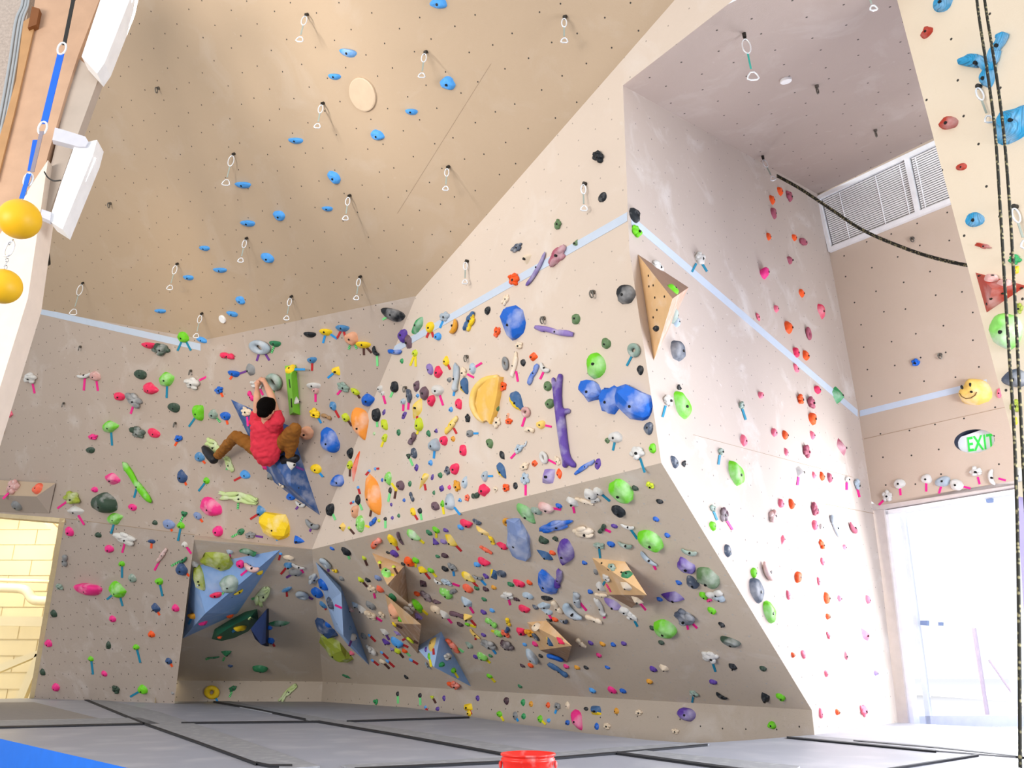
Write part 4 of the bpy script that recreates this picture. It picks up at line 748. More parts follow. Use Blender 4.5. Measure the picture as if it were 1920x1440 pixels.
988 773 18 18 0 sp r p108,20;931 764 14 16 0 og b;1028 724 16 13 60 og b;1032 757 16 18 0 og b;952 780 12 7 -70 pe w;955 790 16 12 0 or k;933 792 20 16 -50 cr k;994 806 20 12 5 cr s;1015 796 18 14 0 yl b p12,12;882 813 14 13 0 gy b b-2,9
919 831 14 12 50 og b;974 842 22 14 -35 lb k p132,14;985 832 12 6 -60 lb c;942 854 15 9 60 bk t;1021 858 22 15 60 wh r p28,16;984 875 24 15 -20 cr k;1003 869 12 12 0 or t;1046 864 18 11 60 cr k;1097 876 44 11 -32 bu s =blue bar hold, at the foot of the violet twisted hold
1121 870 20 11 -75 pu w;1119 686 46 34 -78 gr b =lime boulder hold, above the blue cluster
941 883 32 16 60 ny t;910 893 18 12 -80 lg b b-2,9;986 898 24 17 -85 lb k p90,20;1029 893 28 25 -30 lp w =lilac quarter moon hold, at the seam of the bright wall
1049 889 18 10 80 or t;950 915 16 16 0 or k;967 911 12 9 -80 bk b;909 919 23 22 0 rd t =crimson triangle hold, on the seam of the bright wall
894 929 16 12 -20 dg s;930 918 12 9 -60 cr k;757 630 24 19 -75 pu b =purple rounded hold, high on the bright wall
766 641 22 16 60 mv w;783 611 34 19 -52 gn w =emerald angular hold, high on the bright wall
808 614 16 20 0 ye b r112,12 r75,10;822 631 14 14 0 sb b;835 594 24 17 -20 lg k b115,14;852 612 26 19 -70 am c;882 604 44 22 -66 ny k =navy and yellow clustered hold, high on the bright wall
915 582 11 14 0 bk b;933 623 22 14 -60 or k;742 660 36 12 0 bu s =flat blue plank hold, on the wall crease
754 677 7 10 0 gn b;779 662 12 12 0 yg b y112,20 y88,20;970 465 24 13 -35 gd k;988 485 20 20 0 cr w;966 524 26 24 0 or k =orange star shaped hold high on the bright wall
949 562 24 12 -60 cr k;964 605 60 42 62 bu f =large faceted blue boulder hold, on the bright wall
1006 505 72 15 -60 pu c =long purple curved hold, high on the bright wall
1046 481 50 26 -45 mr k =pink twin lobed hold, high on the bright wall
1080 456 13 13 0 og w;1047 422 22 17 -70 og k;1124 294 26 24 20 bk k =black knobbly hold near the top of the bright wall
1130 370 18 13 -50 bk d;1175 552 34 34 0 bk b =large black round hold, near the arete
1080 598 19 16 -60 og t;1137 644 18 14 55 og b;1040 621 84 16 8 lp s =long lilac rail hold, on the bright wall
974 648 18 16 0 cr k;1000 669 18 15 0 or w;1191 657 22 24 0 gg r t118,22;1201 694 17 10 75 bk b;1188 404 24 20 50 bk b =black egg hold on the arete at the blue line
1191 434 22 24 0 gr k;1217 803 20 16 -70 gd b;1155 820 22 20 0 wh b t102,16;1139 826 9 10 0 og b;1197 848 28 26 0 wh k t72,28 =white lumpy hold at the seam near the arete
1224 841 12 16 0 gr b;1108 732 46 36 20 bu f =left one of three faceted blue boulders at the arete
1146 750 46 40 60 bu f =middle one of three faceted blue boulders at the arete
1190 757 78 54 25 bu f =right one of three faceted blue boulders at the arete
1232 500 36 20 25 wh k;1261 543 18 16 0 gr b;1264 592 30 17 -75 gg t t58,20;1268 604 16 12 -40 lb b;1231 616 14 11 0 bk b;1268 658 30 38 0 gd b =large slate egg hold beside the tall plywood volume
1310 485 26 22 0 wh k t118,18 t58,18;1272 727 11 11 0 bk k;1250 751 23 22 0 wh k t105,22;1277 760 54 30 65 gr b =lime leaf hold, on the side wall near the arete
1389 760 16 14 0 gg k t72,22;1393 826 13 20 0 pc b;1264 867 20 13 55 gd b;1281 870 12 13 0 bk k;1350 847 14 14 0 gg k t98,18;1378 888 46 28 60 gr b =lime egg hold in the middle of the side wall
1335 953 17 12 15 gg k t68,18;1355 965 34 22 80 mv k p58,20;1335 986 13 16 0 gr b;1363 1033 17 14 55 gd b;1416 1106 46 26 62 gd b =slate egg hold low on the side wall
1412 1074 13 16 0 gr b;1440 1147 42 24 72 gr b =lime lobed hold low on the side wall
1437 1070 36 22 60 sp c;1430 511 19 19 0 pk j;1461 359 12 12 0 or b;1478 369 16 16 0 mr k;1446 375 12 13 0 or b;1449 400 12 16 0 mr b;1440 444 10 12 0 or b;1488 446 11 10 0 or b;1504 454 20 13 25 mr s;1480 488 15 13 0 mr w;1502 550 14 12 0 or t
1454 579 11 11 0 pc b;1538 584 27 17 80 rd t;1477 614 20 18 0 or t;1514 626 14 19 0 mr r;1491 661 14 14 0 rd b;1509 667 14 14 0 or b;1420 594 17 10 70 pc k;1492 691 15 11 55 pc t;1425 741 12 12 0 pc b;1531 731 14 13 0 rd b;1499 749 18 17 0 or k;1518 755 20 22 0 mr k
1521 785 17 18 0 or b;1568 741 30 24 5 gn w =emerald angular hold on the blue line of the side wall
1450 811 12 14 0 pc b;1471 816 14 14 0 or t;1522 816 11 13 0 pc b;1473 848 9 12 0 pc b;1510 846 20 18 50 mr k;1577 838 28 18 50 mr w;1498 885 18 20 0 wh w p98,16;1525 891 9 12 0 pc t;1540 893 12 14 0 or t;1554 896 12 14 0 mr b;1587 899 16 12 -20 wh k p90,14
1605 909 18 16 40 lg k p75,16;1463 944 12 15 0 pc b;1483 945 14 16 0 or t;1525 954 19 19 30 mr k;1448 968 30 18 -62 sp k;1526 985 13 15 0 pc b;1539 988 12 13 0 wh k;1564 988 38 15 62 lg s =grey lizard shaped hold on the bright side wall
1597 988 22 15 50 mr c;1467 1012 16 9 -80 pc w;1540 1021 18 12 50 or k;1583 1026 11 9 0 pc w;1541 1053 14 8 75 pc b;1495 1082 18 13 -50 or b;1534 1090 14 7 80 pc b;1477 1116 16 8 75 pc b;1549 1121 16 14 -50 or t;1573 1122 10 11 0 pc t;1626 1124 14 10 70 pc b
1551 1156 10 11 0 or b;1552 1191 12 9 60 pc k;1621 1190 22 13 50 pc w;1486 1228 9 9 0 or b;1505 1227 14 8 65 pc b;1585 1230 19 8 80 mr w;1548 1263 12 8 75 pc b;1641 1262 9 9 0 lp b;1538 1338 18 8 80 pc b;1569 1335 10 10 0 or b;1617 1332 20 15 35 pc k
1665 930 20 22 0 wh k p135,14;1687 907 18 17 0 wh b p85,14;1737 898 18 17 10 wh d p90,16;1768 903 26 18 -25 lg b p108,14;1794 909 24 18 15 wh b p15,16;1831 885 26 21 -10 wh k p75,14;1864 895 28 18 80 wh c p15,14
1718 680 15 16 20 bu k;1830 736 55 50 0 yl b =yellow round hold with a smiling face, on the wall over the door
1769 6 38 26 -30 cy b =cyan hold cut by the top edge on the near wall
1738 60 24 16 -35 br t;1836 118 66 34 12 cy s =cyan T shaped hold, lower arm, on the near wall
1872 92 62 28 -72 cy s =cyan T shaped hold, upright arm, on the near wall
1853 146 40 30 80 cy t =cyan T shaped hold, lower tip, on the near wall
1780 231 28 23 0 br b;1803 313 18 12 -10 br d;1903 232 92 58 -48 cy t =big cyan leaf hold, at the right frame edge
1828 412 36 25 0 cy d;1844 461 34 11 12 br k;1904 487 24 20 0 gn k;1858 524 24 17 0 sp b;1884 532 22 15 10 sp b;1889 620 56 62 0 gw b =big round chalky green hold on the near wall
1912 578 14 22 0 ch k;1905 710 46 32 0 gd b =grey oval hold behind the ropes on the near wall
1905 760 22 26 0 ch k;1912 890 16 26 0 wh b;1906 506 10 16 0 ye w;1904 790 8 16 0 ye w;1874 737 9 16 0 pc b
706 1316 10 13 0 gn k;746 1301 6 9 0 bk b g88,14;788 1304 7 9 0 bk b g88,14;811 1307 8 7 0 yg k n60,10;833 1309 6 10 0 pu b;896 1309 7 10 0 pu b;950 1314 13 9 70 md b;821 1329 7 8 0 pu b;798 1326 5 6 0 sb b r62,8;878 1326 20 14 0 ye w r65,8;880 1337 10 12 0 ye w
937 1339 10 11 0 gr b y58,10;966 1342 10 15 0 gy w b60,6;981 1317 8 12 0 gn b;982 1343 8 11 0 gn b;996 1320 7 11 0 am b;1028 1322 10 7 80 or b;1046 1324 13 15 0 gy k b110,8;1064 1323 8 14 0 cr w;1013 1348 9 13 0 gr b y45,10;1029 1351 6 8 0 sb b
1083 1350 40 20 68 pk t =tall hot pink hold, on the right kickboard
1064 1355 9 10 0 bu w;1099 1329 8 7 0 bk b;1118 1332 20 18 10 ny w;1156 1333 12 8 80 am b;1119 1362 13 8 85 bu w;1139 1361 14 13 0 cr k;1199 1336 15 11 0 cr k;1288 1339 32 24 0 pu b =purple half dome hold, on the right kickboard
1267 1371 15 11 0 cr k;1448 1360 14 13 0 gr b
'''
# ------------------------------------------------------------------ climbing holds
CT = {'sb': ('4f9fe8', 'sky blue'), 'bu': ('1763c8', 'blue'), 'nb': ('35507c', 'denim blue'), 'st': ('4a86b8', 'steel blue'), 'lb': ('a9bccb', 'chalky blue'), 'lv': ('7f92bd', 'lavender blue'),
 'gr': ('6cc91e', 'lime'), 'yg': ('c6d62a', 'yellow-green'), 'ch': ('9aa83a', 'olive green'), 'dg': ('34493a', 'dark green'), 'og': ('5e7c52', 'sage green'), 'fg': ('2f7a50', 'green'), 'gn': ('2c9a58', 'emerald'),
 'gg': ('8aa093', 'grey-green'), 'lm': ('c3d793', 'pale lime'), 'gw': ('86cf62', 'chalky green'), 'gs': ('74b368', 'leaf green'),
 'pk': ('ea2f86', 'hot pink'), 'rd': ('e8305c', 'crimson pink'), 'mr': ('a9566a', 'dusky pink'), 'pc': ('f0718a', 'salmon pink'), 'sp': ('cfa09a', 'speckled pink'), 'pe': ('e2a582', 'peach'),
 'or': ('f2591b', 'orange'), 'ob': ('f99a3c', 'pale orange'), 'co': ('ee6a4c', 'coral'), 'ye': ('f2cd1f', 'yellow'), 'yl': ('f3cd6c', 'pale yellow'), 'am': ('dd9a28', 'amber'),
 'pu': ('5a3a9a', 'purple'), 'lp': ('8d78b8', 'lilac'), 'mv': ('6e5560', 'mauve'), 'md': ('4c333c', 'maroon'), 'tn': ('a8835a', 'tan'), 'br': ('b23a28', 'brick red'),
 'bk': ('1d2126', 'black'), 'gd': ('4b5566', 'slate grey'), 'gy': ('87898a', 'grey'), 'lg': ('a3b0bb', 'pale grey'), 'wh': ('d2d0cb', 'white'), 'cr': ('e6d3b8', 'cream'), 'cy': ('2f9fd4', 'cyan'), 'ny': ('3f6490', 'navy and yellow'), 'pu2': ('62489a', 'violet')}
TC = {'p': ('f0208c', 'pink'), 't': ('1286a8', 'teal'), 'b': ('2394dc', 'blue'), 'r': ('c3252a', 'red'), 'o': ('f8551c', 'orange'), 'v': ('703a90', 'purple'), 'z': ('3fc663', 'striped green'), 'y': ('f0dd20', 'yellow'), 'n': ('4e2a22', 'brown'), 'g': ('7be08a', 'pale green')}
CHK = {'lb': .7, 'gw': .9, 'wh': .3, 'cr': .25, 'sp': .6, 'lg': .3, 'gg': .5, 'st': .35, 'gd': .45, 'pu2': .5}
def hmat(c, big):
    hx, _ = CT[c]; ck = CHK.get(c, .0); ck = max(ck, .5 if big else .12)
    return mat('hold_'+c+('_big' if big else ''), hx, rough=.6, vary=.07, vscale=18, chalk=ck, cscale=5 if big else 22, bump=.25, bscale=45, spec=.3)
for nm_ in ('hold_cy_big', 'hold_cy'):
    m_ = mat(nm_, CT['cy'][0], rough=.6, vary=.07, chalk=.35 if 'big' in nm_ else .12, cscale=6); nt_ = m_.node_tree; w_ = nt_.nodes.new('ShaderNodeTexWave'); w_.inputs['Scale'].default_value = 16; w_.inputs['Distortion'].default_value = 9; w_.inputs['Detail'].default_value = 1; w_.inputs['Detail Scale'].default_value = .6
    tc_ = nt_.nodes.new('ShaderNodeTexCoord'); nt_.links.new(tc_.outputs['Object'], w_.inputs['Vector']); bp_2 = nt_.nodes.new('ShaderNodeBump'); bp_2.inputs['Strength'].default_value = .8; bp_2.inputs['Distance'].default_value = .012
    nt_.links.new(w_.outputs[1], bp_2.inputs['Height']); nt_.links.new(bp_2.outputs[0], nt_.nodes['Principled BSDF'].inputs['Normal'])
mBolt = mat('bolt_dark', '151515', rough=.4, metal=.3); mBoltW = mat('bolt_wall', '2b2724', rough=.5)
SHN = {'b': 'rounded', 't': 'teardrop', 'j': 'jug', 'c': 'curved', 'w': 'wedge', 'f': 'boulder-like', 'k': 'knobbly', 'r': 'ring', 's': 'long', 'g': 'gnarled', 'd': 'oval'}
def dome(bm, outline, prof, nseg, nring, seed, nz, mi=0, faceted=False):
    rings = []
    for i in range(nring+1):
        r = i/nring
        if i == 0: rings.append([bm.verts.new((0, 0, prof(0)))]); continue
        ring = []
        for k in range(nseg):
            t = 2*math.pi*k/nseg; R = outline(t); z = prof(r)
            n = nz*noise.noise(Vector((math.cos(t)*r*1.6+seed*7.7, math.sin(t)*r*1.6, seed*1.3)))
            ring.append(bm.verts.new((R*r*math.cos(t)*(1+n*.5), R*r*math.sin(t)*(1+n*.5), max(0., z*(1+n)) if i < nring else 0)))
        rings.append(ring)
    fs = []
    for k in range(nseg): fs.append(bm.faces.new((rings[0][0], rings[1][k], rings[1][(k+1) % nseg])))
    for i in range(1, nring):
        for k in range(nseg): fs.append(bm.faces.new((rings[i][k], rings[i+1][k], rings[i+1][(k+1) % nseg], rings[i][(k+1) % nseg])))
    for f in fs: f.material_index = mi
def shape(code, rx, ry, dz, seed, small):
    """mesh in local metres: x along the hold's first axis, y along its second (up), z off the wall"""
    bm = bmesh.new(); rnd = random.Random(seed); q = (8, 3) if small else (20, 8); S_ = Matrix.Diagonal((rx, ry, dz, 1)); smooth = True
    rd = lambda r: math.sqrt(max(0, 1-r**2.6))
    if code in 'bd': dome(bm, lambda t: 1+.06*math.sin(2*t+seed)+.05*math.sin(3*t+seed*2), rd, *q, seed, .25 if code == 'b' else .12)
    elif code == 't':
        lx = rx > ry*1.1
        def ol(t):
            c = math.cos(t) if lx else math.sin(t); return (1-.38*max(0, c)**.8*abs(math.sin(t) if lx else math.cos(t)))*(1+.04*math.sin(3*t+seed))
        dome(bm, ol, lambda r: (1-r**2)**.6, *q, seed, .25)
    elif code == 'j':
        def ol(t): s = math.sin(t); return 1 if s <= 0 else 1/(1+1.1*s**1.6)
        dome(bm, ol, lambda r: (1-r**3)**.5, *q, seed, .12)
        for v in bm.verts:
            if v.co.z > .25: v.co.y += .3*v.co.z
    elif code == 'w':
        n = rnd.choice((3, 4, 4, 5)); ph = rnd.random()*6; sgx, sgy = rnd.uniform(-.35, .35), rnd.uniform(-.3, .3)
        dome(bm, lambda t: (math.cos(math.pi/n)/math.cos(((t+ph) % (2*math.pi/n))-math.pi/n))**.75*1.08, lambda r: 1-r**1.3, *(q if not small else (10, 3)), seed, .1)
        for v in bm.verts: v.co.x += sgx*v.co.z; v.co.y += sgy*v.co.z
    elif code == 'f':
        g = bmesh.ops.create_icosphere(bm, subdivisions=2 if rx+ry > .12 else 1, radius=1)
        for v in bm.verts:
            v.co *= 1+.42*noise.noise(v.co*1.5+Vector((seed, seed*2., 0))); v.co.x *= 1.02; v.co.y *= 1.02
            if v.co.z < 0: v.co.z = 0
        smooth = False
    elif code == 'r':
        gap = 0
        add_tube(bm, [Vector((.62*math.cos(t), .62*math.sin(t), .35+.15*math.sin(t))) for t in [2*math.pi*i/22 for i in range(22)]], [.36+.05*math.sin(t*2+seed) for t in [2*math.pi*i/22 for i in range(22)]], 10, closed=True)
    elif code == 'c':
        N = 14; pts = []; rr = []
        for i in range(N+1):
            t = math.pi*(1.12+.76*i/N) if True else 0; pts.append(Vector((.84*math.cos(t)/.93, 1.05*math.sin(t)+.55, .42))); rr.append((.15+.33*math.sin(math.pi*i/N)))
        add_tube(bm, pts, rr, 10)
    elif code == 's':
        N = 10; pts = [Vector((-.8+1.6*i/N, .16*math.sin(i*.62+seed), .32)) for i in range(N+1)]; k_ = .78
        add_tube(bm, [Vector((-.96, .1*math.sin(seed), .3))]+pts+[Vector((.96, .16*math.sin(6.2+seed), .3))], [.25]+[k_*(.74+.14*math.sin(i*.9+seed)) for i in range(N+1)]+[.25], 12)
        for v in bm.verts: v.co.x *= 1; v.co.y *= 1.05
    elif code == 'g':
        for j in range(4):
            ph = seed+j*1.7; pts = [Vector((-.95+1.9*i/9, (.42*math.sin(i*.8+ph)+(.28*(j-1.5))*(1.25-i/9)), .35+.22*math.cos(i*1.1+ph))) for i in range(10)]
            add_tube(bm, pts, [.1]+[.25+.07*math.sin(i*2+ph) for i in range(8)]+[.1], 8)
    elif code == 'k':
        add_ell(bm, (0, 0, .12), (.7, .62, .6), nz=.3, seed=seed, seg=12 if small else 18, rings=8 if small else 12)
        for j in range(3 if small else 5):
            a = seed*1.3+j*2*math.pi/(3 if small else 5); r_ = rnd.uniform(.42, .6)
            add_ell(bm, (r_*math.cos(a), r_*math.sin(a), rnd.uniform(.1, .45)), (rnd.uniform(.3, .46), rnd.uniform(.28, .42), rnd.uniform(.3, .5)), nz=.25, seed=seed+j, seg=8 if small else 12, rings=6 if small else 9, rot=Matrix.Rotation(rnd.random()*3, 3, 'Z'))
    for v in bm.verts: v.co = S_ @ v.co
    return bm, smooth
HOLDS = []
for ln in DATA.strip().splitlines():
    ln = ln.split('#')[0].strip()
    for it in ln.split(';'):
        it = it.strip()
        if not it: continue
        lab = None
        if '=' in it: it, lab = it.split('=', 1)
        p = it.split(); u, v, w, h, a = map(float, p[:5]); HOLDS.append(dict(u=u, v=v, w=w*(1.12 if w < 30 else 1.04), h=h*(1.12 if w < 30 else 1.04), a=a, c=p[5], s=p[6], t=p[7:], lab=lab and lab.strip()))
ZN = {'left wall': 'the left wall', 'recess': 'the recessed panel', 'recess lip': 'the recessed panel', 'upper wall': 'the bright upper wall', 'lower wall': 'the grey lower wall', 'kickboard': 'the kickboard', 'side wall': 'the side wall',
      'slanted ceiling': 'the slanted ceiling', 'grey ceiling': 'the grey ceiling', 'wall over the door': 'the wall over the door', 'near wall': 'the near right wall', 'plywood volume': 'a plywood volume', 'blue volume': 'a blue volume', 'lime volume': 'the lime volume', 'red volume': 'the red volume', 'green volume': 'the green volume'}
OBJ = []
rid = 0
for hd_ in HOLDS:
    rid += 1; u, v, w, h = hd_['u'], hd_['v'], hd_['w'], hd_['h']; hit_ = H(u, v)
    if not hit_: print('MISS', hd_); continue
    _, p, n, zone = hit_; a = math.radians(hd_['a']); e1 = (math.cos(a), math.sin(a)); e2 = (math.sin(a), -math.cos(a))
    def onp(x, y): r = ray(x, y); return C0+r*(n.dot(p-C0)/n.dot(r))
    Uv = (onp(u+e1[0]*w/2, v+e1[1]*w/2)-onp(u-e1[0]*w/2, v-e1[1]*w/2))/2
    Vv = (onp(u+e2[0]*h/2, v+e2[1]*h/2)-onp(u-e2[0]*h/2, v-e2[1]*h/2))/2
    dist = (p-C0).length; mw, mh = w/2/F*dist, h/2/F*dist          # facing sizes
    Uv *= min(1, 1.3*mw/Uv.length); Vv *= min(1, 1.3*mh/Vv.length)
    X = Uv.normalized(); Y = (Vv-X*Vv.dot(X)); Y = Y.normalized()
    if X.cross(Y).dot(n) < 0: Y = -Y; 
    Z = X.cross(Y)
    rx, ry = Uv.length, Vv.length; sc = hd_['s']; small = max(w, h) < 15
    dz = {'b': .85, 'd': .6, 't': .8, 'j': 1.0, 'w': .9, 'f': .8, 'r': .9, 'c': 1.0, 's': .9, 'g': .8, 'k': .9}[sc]*min(mw, mh); dz = max(dz, .014)
    if sc == 'c': dz = min(mw, mh)*.9
    bm, smooth = shape(sc, rx, ry, dz, rid % 37+1, small)
    if sc == 'j' and abs(hd_['a']) < 45 and Vv.dot(Y) < 0:
        for x in bm.verts: x.co.y = -x.co.y
        bmesh.ops.reverse_faces(bm, faces=bm.faces[:])
    col = hd_['c']; mats = [hmat(col, max(w, h) > 30)]
    if col == 'ny':
        mats = [hmat('ny', False), hmat('ye', False)]
        bm.faces.ensure_lookup_table()
        for f in bm.faces:
            if f.calc_center_median().y < -.25*ry: f.material_index = 1
    M = Matrix((X, Y, Z)).transposed()
    for x in bm.verts: x.co = M @ x.co
    kind = 'foothold' if max(w, h) < 12.5 else {'j': 'jug_hold', 's': 'pinch_hold', 'b': 'sloper_hold', 'd': 'sloper_hold', 'w': 'edge_hold', 't': 'edge_hold', 'r': 'ring_hold', 'f': 'boulder_hold', 'g': 'root_hold'}.get(sc, 'climbing_hold')
    o = link(kind, bm, mats, smooth=smooth, loc=p); OBJ.append((o, hd_, zone))
    if max(w, h) >= 10 and sc not in 'r' and col != 'bkx':   # bolt head
        bm = bmesh.new(); zt = max((x.co.dot(Z) for x in o.data.vertices if abs(x.co.dot(X)-.12*rx) < .3*rx and abs(x.co.dot(Y)+.15*ry) < .3*ry), default=dz)
        c = X*.12*rx-Y*.15*ry; rb = min(.011, .22*min(mw, mh)); add_tube(bm, [c+Z*zt*.6, c+Z*(zt+.0015)], rb, 8); link('bolt', bm, mBolt, o)
    for tp in hd_['t']:
        tc = tp[0]; nums = tp[1:].split(','); ang = math.radians(float(nums[0])); ln_ = float(nums[1]); dx_, dy_ = math.cos(ang), math.sin(ang)
        # radius of the outline in that direction
        ca = dx_*e1[0]+dy_*e1[1]; sa = dx_*e2[0]+dy_*e2[1]; r0 = 1/math.sqrt((ca/(w/2))**2+(sa/(h/2))**2)*.82
        wd = 1.9 if zone != 'near wall' else 4
        qp = [(u+dx_*r0-dy_*wd, v+dy_*r0+dx_*wd), (u+dx_*(r0+ln_)-dy_*wd, v+dy_*(r0+ln_)+dx_*wd), (u+dx_*(r0+ln_)+dy_*wd, v+dy_*(r0+ln_)-dx_*wd), (u+dx_*r0+dy_*wd, v+dy_*r0-dx_*wd)]
        P4 = [onp(*x)+n*.005-p for x in qp]; bm = bmesh.new()
        if tc == 'z':
            for k in range(4):
                A = [P4[0].lerp(P4[1], k/4), P4[0].lerp(P4[1], (k+1)/4), P4[3].lerp(P4[2], (k+1)/4), P4[3].lerp(P4[2], k/4)]
                add_prism(bm, [A[0], A[0].lerp(A[1], .6), A[3].lerp(A[2], 1.0), A[3].lerp(A[2], .4)], -n*.003, 0); add_prism(bm, [x-n*.001 for x in A], -n*.003, 1)
            link('route_tape', bm, [mat('tape_g', TC['g'][0]), mat('tape_z', '1d6b3a')], o)
        else: add_prism(bm, P4, -n*.004); link('route_tape', bm, mat('tape_'+tc, TC[tc][0], vary=.05, rough=.6), o)
# ------------------------------------------------------------------ labels for the holds
def art(s): return s
ORD = ['first', 'second', 'third', 'fourth', 'fifth', 'sixth', 'seventh', 'eighth', 'ninth', 'tenth', 'eleventh', 'twelfth']
def short(t):
    t = t.split(',')[0]; w = t.split()
    for k in ('with', 'on', 'at', 'in', 'under', 'above', 'right', 'left', 'beside', 'below', 'near', 'hanging', 'cut', 'pointing', 'high', 'low', 'behind'):
        if k in w[3:]: w = w[:3+w[3:].index(k)]
    return 'the '+' '.join(w)
cnt = {}
for o, h, z in OBJ:
    if h['lab']: cnt[short(h['lab'])] = cnt.get(short(h['lab']), 0)+1
marks = [(short(h['lab']), h['u'], h['v']) for o, h, z in OBJ if h['lab'] and cnt[short(h['lab'])] == 1 and len(short(h['lab']).split()) <= 6]
marks += [('the giant yellow crescent', 910, 748), ('the tall violet hold', 1058, 790), ('the climber', 500, 810), ('the oval exit sign opening', 1827, 827), ('the brick red volume', 1870, 545), ('the right plywood volume', 1160, 1090), ('the crowded plywood volume', 1030, 1200), ('the brown shaded plywood volume', 738, 1075),
          ('the small pale blue pyramid', 828, 1235), ('the long pale blue volume', 640, 1150), ('the lime prism volume', 548, 730), ('the tall plywood volume', 1232, 570), ('the dark green leaf volume', 440, 1175), ('the door post', 1660, 1100), ('the left opening', 95, 1060), ('the dark blue volume', 550, 900), ('the huge pale blue volume', 420, 1110)]
def desc(h):
    m = max(h['w'], h['h']); size = 'tiny' if m < 9 else 'small' if m < 15 else '' if m < 26 else 'large' if m < 45 else 'huge'
    return ' '.join(x for x in (size, CT[h['c']][1] if CT[h['c']][1] != 'navy and yellow' else 'navy-yellow', SHN[h['s']], 'hold') if x)
def tph(h):
    if not h['t']: return ''
    cs = {x[0] for x in h['t']}; return ' with '+' and '.join(sorted(TC[x][1] for x in cs))+' tape'
lab = {}
def finish(items, mk):
    """items sharing a description; mk(i) text builder -> try wall position, then landmarks"""
groups = {}
for i, (o, h, z) in enumerate(OBJ):
    if h['lab']: lab[i] = h['lab'] if len(h['lab'].split()) > 3 else h['lab']+' on '+ZN[z]; continue
    groups.setdefault(desc(h)+tph(h)+'|'+ZN[z], []).append(i)
def direction(h, m):
    dx, dy = h['u']-m[1], h['v']-m[2]
    if abs(dx) > 2.2*abs(dy): return 'right of' if dx > 0 else 'left of'
    if abs(dy) > 2.2*abs(dx): return 'below' if dy > 0 else 'above'
    return ('low' if dy > 0 else 'up')+('-right of' if dx > 0 else '-left of')
for key, ids in groups.items():
    base, zn = key.split('|')
    if len(ids) == 1: lab[ids[0]] = base+' on '+zn; continue
    if len(ids) <= 5:
        us = [OBJ[i][1]['u'] for i in ids]; vs = [OBJ[i][1]['v'] for i in ids]; sx, sy = sorted(us), sorted(vs)
        gx = min(b-a for a, b in zip(sx, sx[1:])); gy = min(b-a for a, b in zip(sy, sy[1:]))
        ax = 'u' if gx >= gy else 'v'; od = sorted(ids, key=lambda i: OBJ[i][1][ax]); n = len(od); NW = ['', '', 'two', 'three', 'four', 'five'][n]
        if max(gx, gy) >= 4:
            for k, i in enumerate(od):
                if n == 2: pre = ('left' if k == 0 else 'right') if ax == 'u' else ('upper' if k == 0 else 'lower')
                elif k == 0: pre = 'leftmost' if ax == 'u' else 'topmost'
                elif k == n-1: pre = 'rightmost' if ax == 'u' else 'lowest'
                else: pre = ORD[k]+(' from left' if ax == 'u' else ' from top')
                if pre.startswith(tuple(ORD)): lab[i] = f'{base} on {zn}, {pre} of {NW}'
                else: lab[i] = f'{base} on {zn}, {pre} of {NW}'
            continue
    byl = {}
    for i in ids:
        h = OBJ[i][1]; m = min(marks, key=lambda m: (h['u']-m[1])**2+(h['v']-m[2])**2)
        byl.setdefault((m[0], direction(h, m), m[1], m[2]), []).append(i)
    for (mn, dr, mu, mv), sub in byl.items():
        mn_ = mn if mn.startswith('the ') else 'the '+mn
        sub.sort(key=lambda i: (OBJ[i][1]['u']-mu)**2+(OBJ[i][1]['v']-mv)**2)
        for k, i in enumerate(sub):
            pre = '' if len(sub) == 1 else ('nearer, ' if k == 0 else 'farther, ') if len(sub) == 2 else ('nearest, ' if k == 0 else ORD[k]+' nearest, ')
            lab[i] = f'{base}, {pre}{dr} {mn_}'
seen = {}
for i in range(len(OBJ)):
    o, h, z = OBJ[i]; t = lab[i]; w = t.split()
    if len(w) > 16: t = t.replace(' nearest,', ',').replace('farther, ', 'far ').replace('nearer, ', 'near '); w = t.split()
    if len(w) > 16 and tph(h): t = t.replace(tph(h), ' with tape'); w = t.split()
    if len(w) > 16: t = ' '.join(w[:16])
    seen.setdefault(t, []).append(i)
    tag(o, t, 'climbing hold', ('climbing holds on '+ZN[z]) )
for t, l in seen.items():
    if len(l) > 1:
        print('DUP', t)
        l.sort(key=lambda i: OBJ[i][1]['u'])
        for k, i in enumerate(l): OBJ[i][0]['label'] = t+(', on its left' if k == 0 else ', on its right')

# ------------------------------------------------------------------ violet limb shaped hold and the smiling face
def limb(name, label, parts, c, zone):
    bm = bmesh.new()
    for pts in parts:
        P = []; R_ = []
        for u, v, r in pts:
            h = H(u, v); dist = (h[1]-C0).length; rr = r/F*dist; P.append(h[1]+h[2]*rr*.6); R_.append(rr)
        P2 = spline(P, 5); R2 = []
        for i in range(len(P2)): t = i/5; k = int(min(t, len(R_)-1)); k2 = min(k+1, len(R_)-1); R2.append(R_[k]*(1-(t-k))+R_[k2]*(t-k))
        add_tube(bm, P2, R2, 12); add_ell(bm, P[0], (R_[0],)*3); add_ell(bm, P[-1], (R_[-1],)*3)
    o = link(name, bm, c, smooth=True); off_origin(o)
    r = o.modifiers.new('r', 'REMESH'); r.mode = 'VOXEL'; r.voxel_size = .012; r.use_smooth_shade = True; s = o.modifiers.new('s', 'SMOOTH'); s.iterations = 3
    tag(o, label, 'climbing hold', 'climbing holds on '+ZN[zone]); return o
mVio = mat('violet_ribbed', '5f4498', rough=.6, vary=.1, vscale=30, chalk=.45, cscale=7, bump=.5, bscale=40)
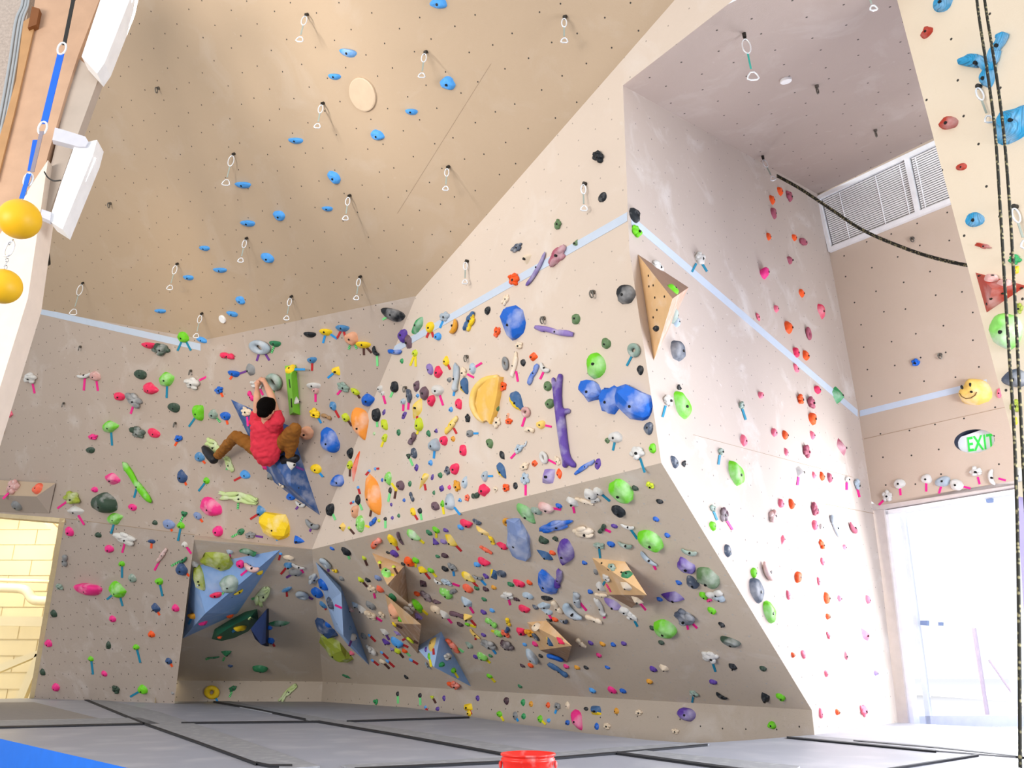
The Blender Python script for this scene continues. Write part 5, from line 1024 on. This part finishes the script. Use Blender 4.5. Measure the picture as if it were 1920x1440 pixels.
limb('pinch_hold', 'tall violet twisted limb shaped hold on the bright wall', [[(1053, 706, 6), (1050, 735, 8), (1051, 760, 8), (1056, 790, 10), (1060, 825, 9.5), (1066, 858, 9), (1078, 872, 6)], [(1040, 712, 5), (1044, 745, 5), (1050, 775, 7)], [(1052, 772, 7), (1068, 771, 5.5)], [(1054, 820, 6), (1057, 850, 4), (1062, 872, 6)]], mVio, 'upper wall')
mYC = mat('yellow_crescent', 'f0c766', rough=.55, vary=.05, chalk=.35, cscale=6)
yc = limb('jug_hold', 'giant pale yellow crescent hold on the bright wall', [[(934, 708, 6), (912, 715, 8), (897, 733, 9), (892, 757, 9), (898, 778, 7), (908, 788, 6)]], mYC, 'upper wall')
ht = H(915, 750); n = ht[2]; pts = [PB.hit(u, v, .05) for u, v in ((936, 706), (915, 711), (896, 730), (891, 757), (898, 782), (904, 790), (912, 788), (918, 795), (925, 772), (931, 742))]
bm = bmesh.new(); add_prism(bm, pts, n*-.06); l = link('inner_face', bm, mat('crescent_inner', 'e9b955', rough=.6, chalk=.25, cscale=8)); l.location = -yc.location; l.parent = yc
sm = [o for o, h, z in OBJ if h['lab'] and h['lab'].startswith('yellow round hold with a smiling')][0]
def onface(u, v):
    r = ray(u, v); n = PK.n; c = sm.location; rx = 27/F*(c-C0).length; p = PK.hit(u, v); d = (p-c).length/rx; return PK.hit(u, v)+n*(.85*rx*max(0, 1-d**2.6)**.5+.006)
bm = bmesh.new()
for (u, v, r) in ((1815, 731, 2.4), (1832, 727, 2.4)): p = onface(u, v); add_ell(bm, p, (r/F*9.5, .006, r/F*9.5*1.5))
l = link('eye', bm, mBlackP); l.location = -sm.location; l.parent = sm
bm = bmesh.new(); add_tube(bm, [onface(u, v) for u, v in ((1810, 742), (1814, 748), (1822, 752), (1832, 751), (1840, 746), (1843, 740))], .0045, 6); l = link('smile', bm, mat('smile_line', '6a4a20')); l.location = -sm.location; l.parent = sm
# bits of holds on the beam side at the left frame edge
for u, v, w, h, c, lab_ in ((47, 572, 14, 20, 'gy', 'grey hold at the left edge, just under the blue line'), (57, 524, 14, 15, 'ye', 'yellow hold lit by the small lamp at the left edge'), (33, 619, 12, 16, 'mr', 'dusky pink hold at the left edge below the blue line'), (28, 645, 12, 22, 'or', 'orange hold at the left edge under the dusky pink one'), (18, 692, 16, 20, 'mr', 'dusky pink slanted hold at the left edge, mid height'), (9, 752, 18, 16, 'co', 'coral hold at the left edge beside the pink one'), (20, 775, 16, 13, 'pc', 'salmon pink hold at the left edge below the coral one'), (5, 802, 14, 22, 'tn', 'tan and blue hold at the left edge, lowest of them')):
    ht = H(u, v)
    if not ht: continue
    dist = (ht[1]-C0).length; bm, _s = shape('k', w/2/F*dist, h/2/F*dist, w/2/F*dist*.8, int(u)+3, False)
    n = ht[2]; X = Vector((1, 0, 0)); X = (X-n*X.dot(n)).normalized(); Y = n.cross(X); M = Matrix((X, Y, n)).transposed()
    for x in bm.verts: x.co = M @ x.co
    tag(link('climbing_hold', bm, hmat(c, False), smooth=True, loc=ht[1]), lab_, 'climbing hold', 'climbing holds on the left wall')
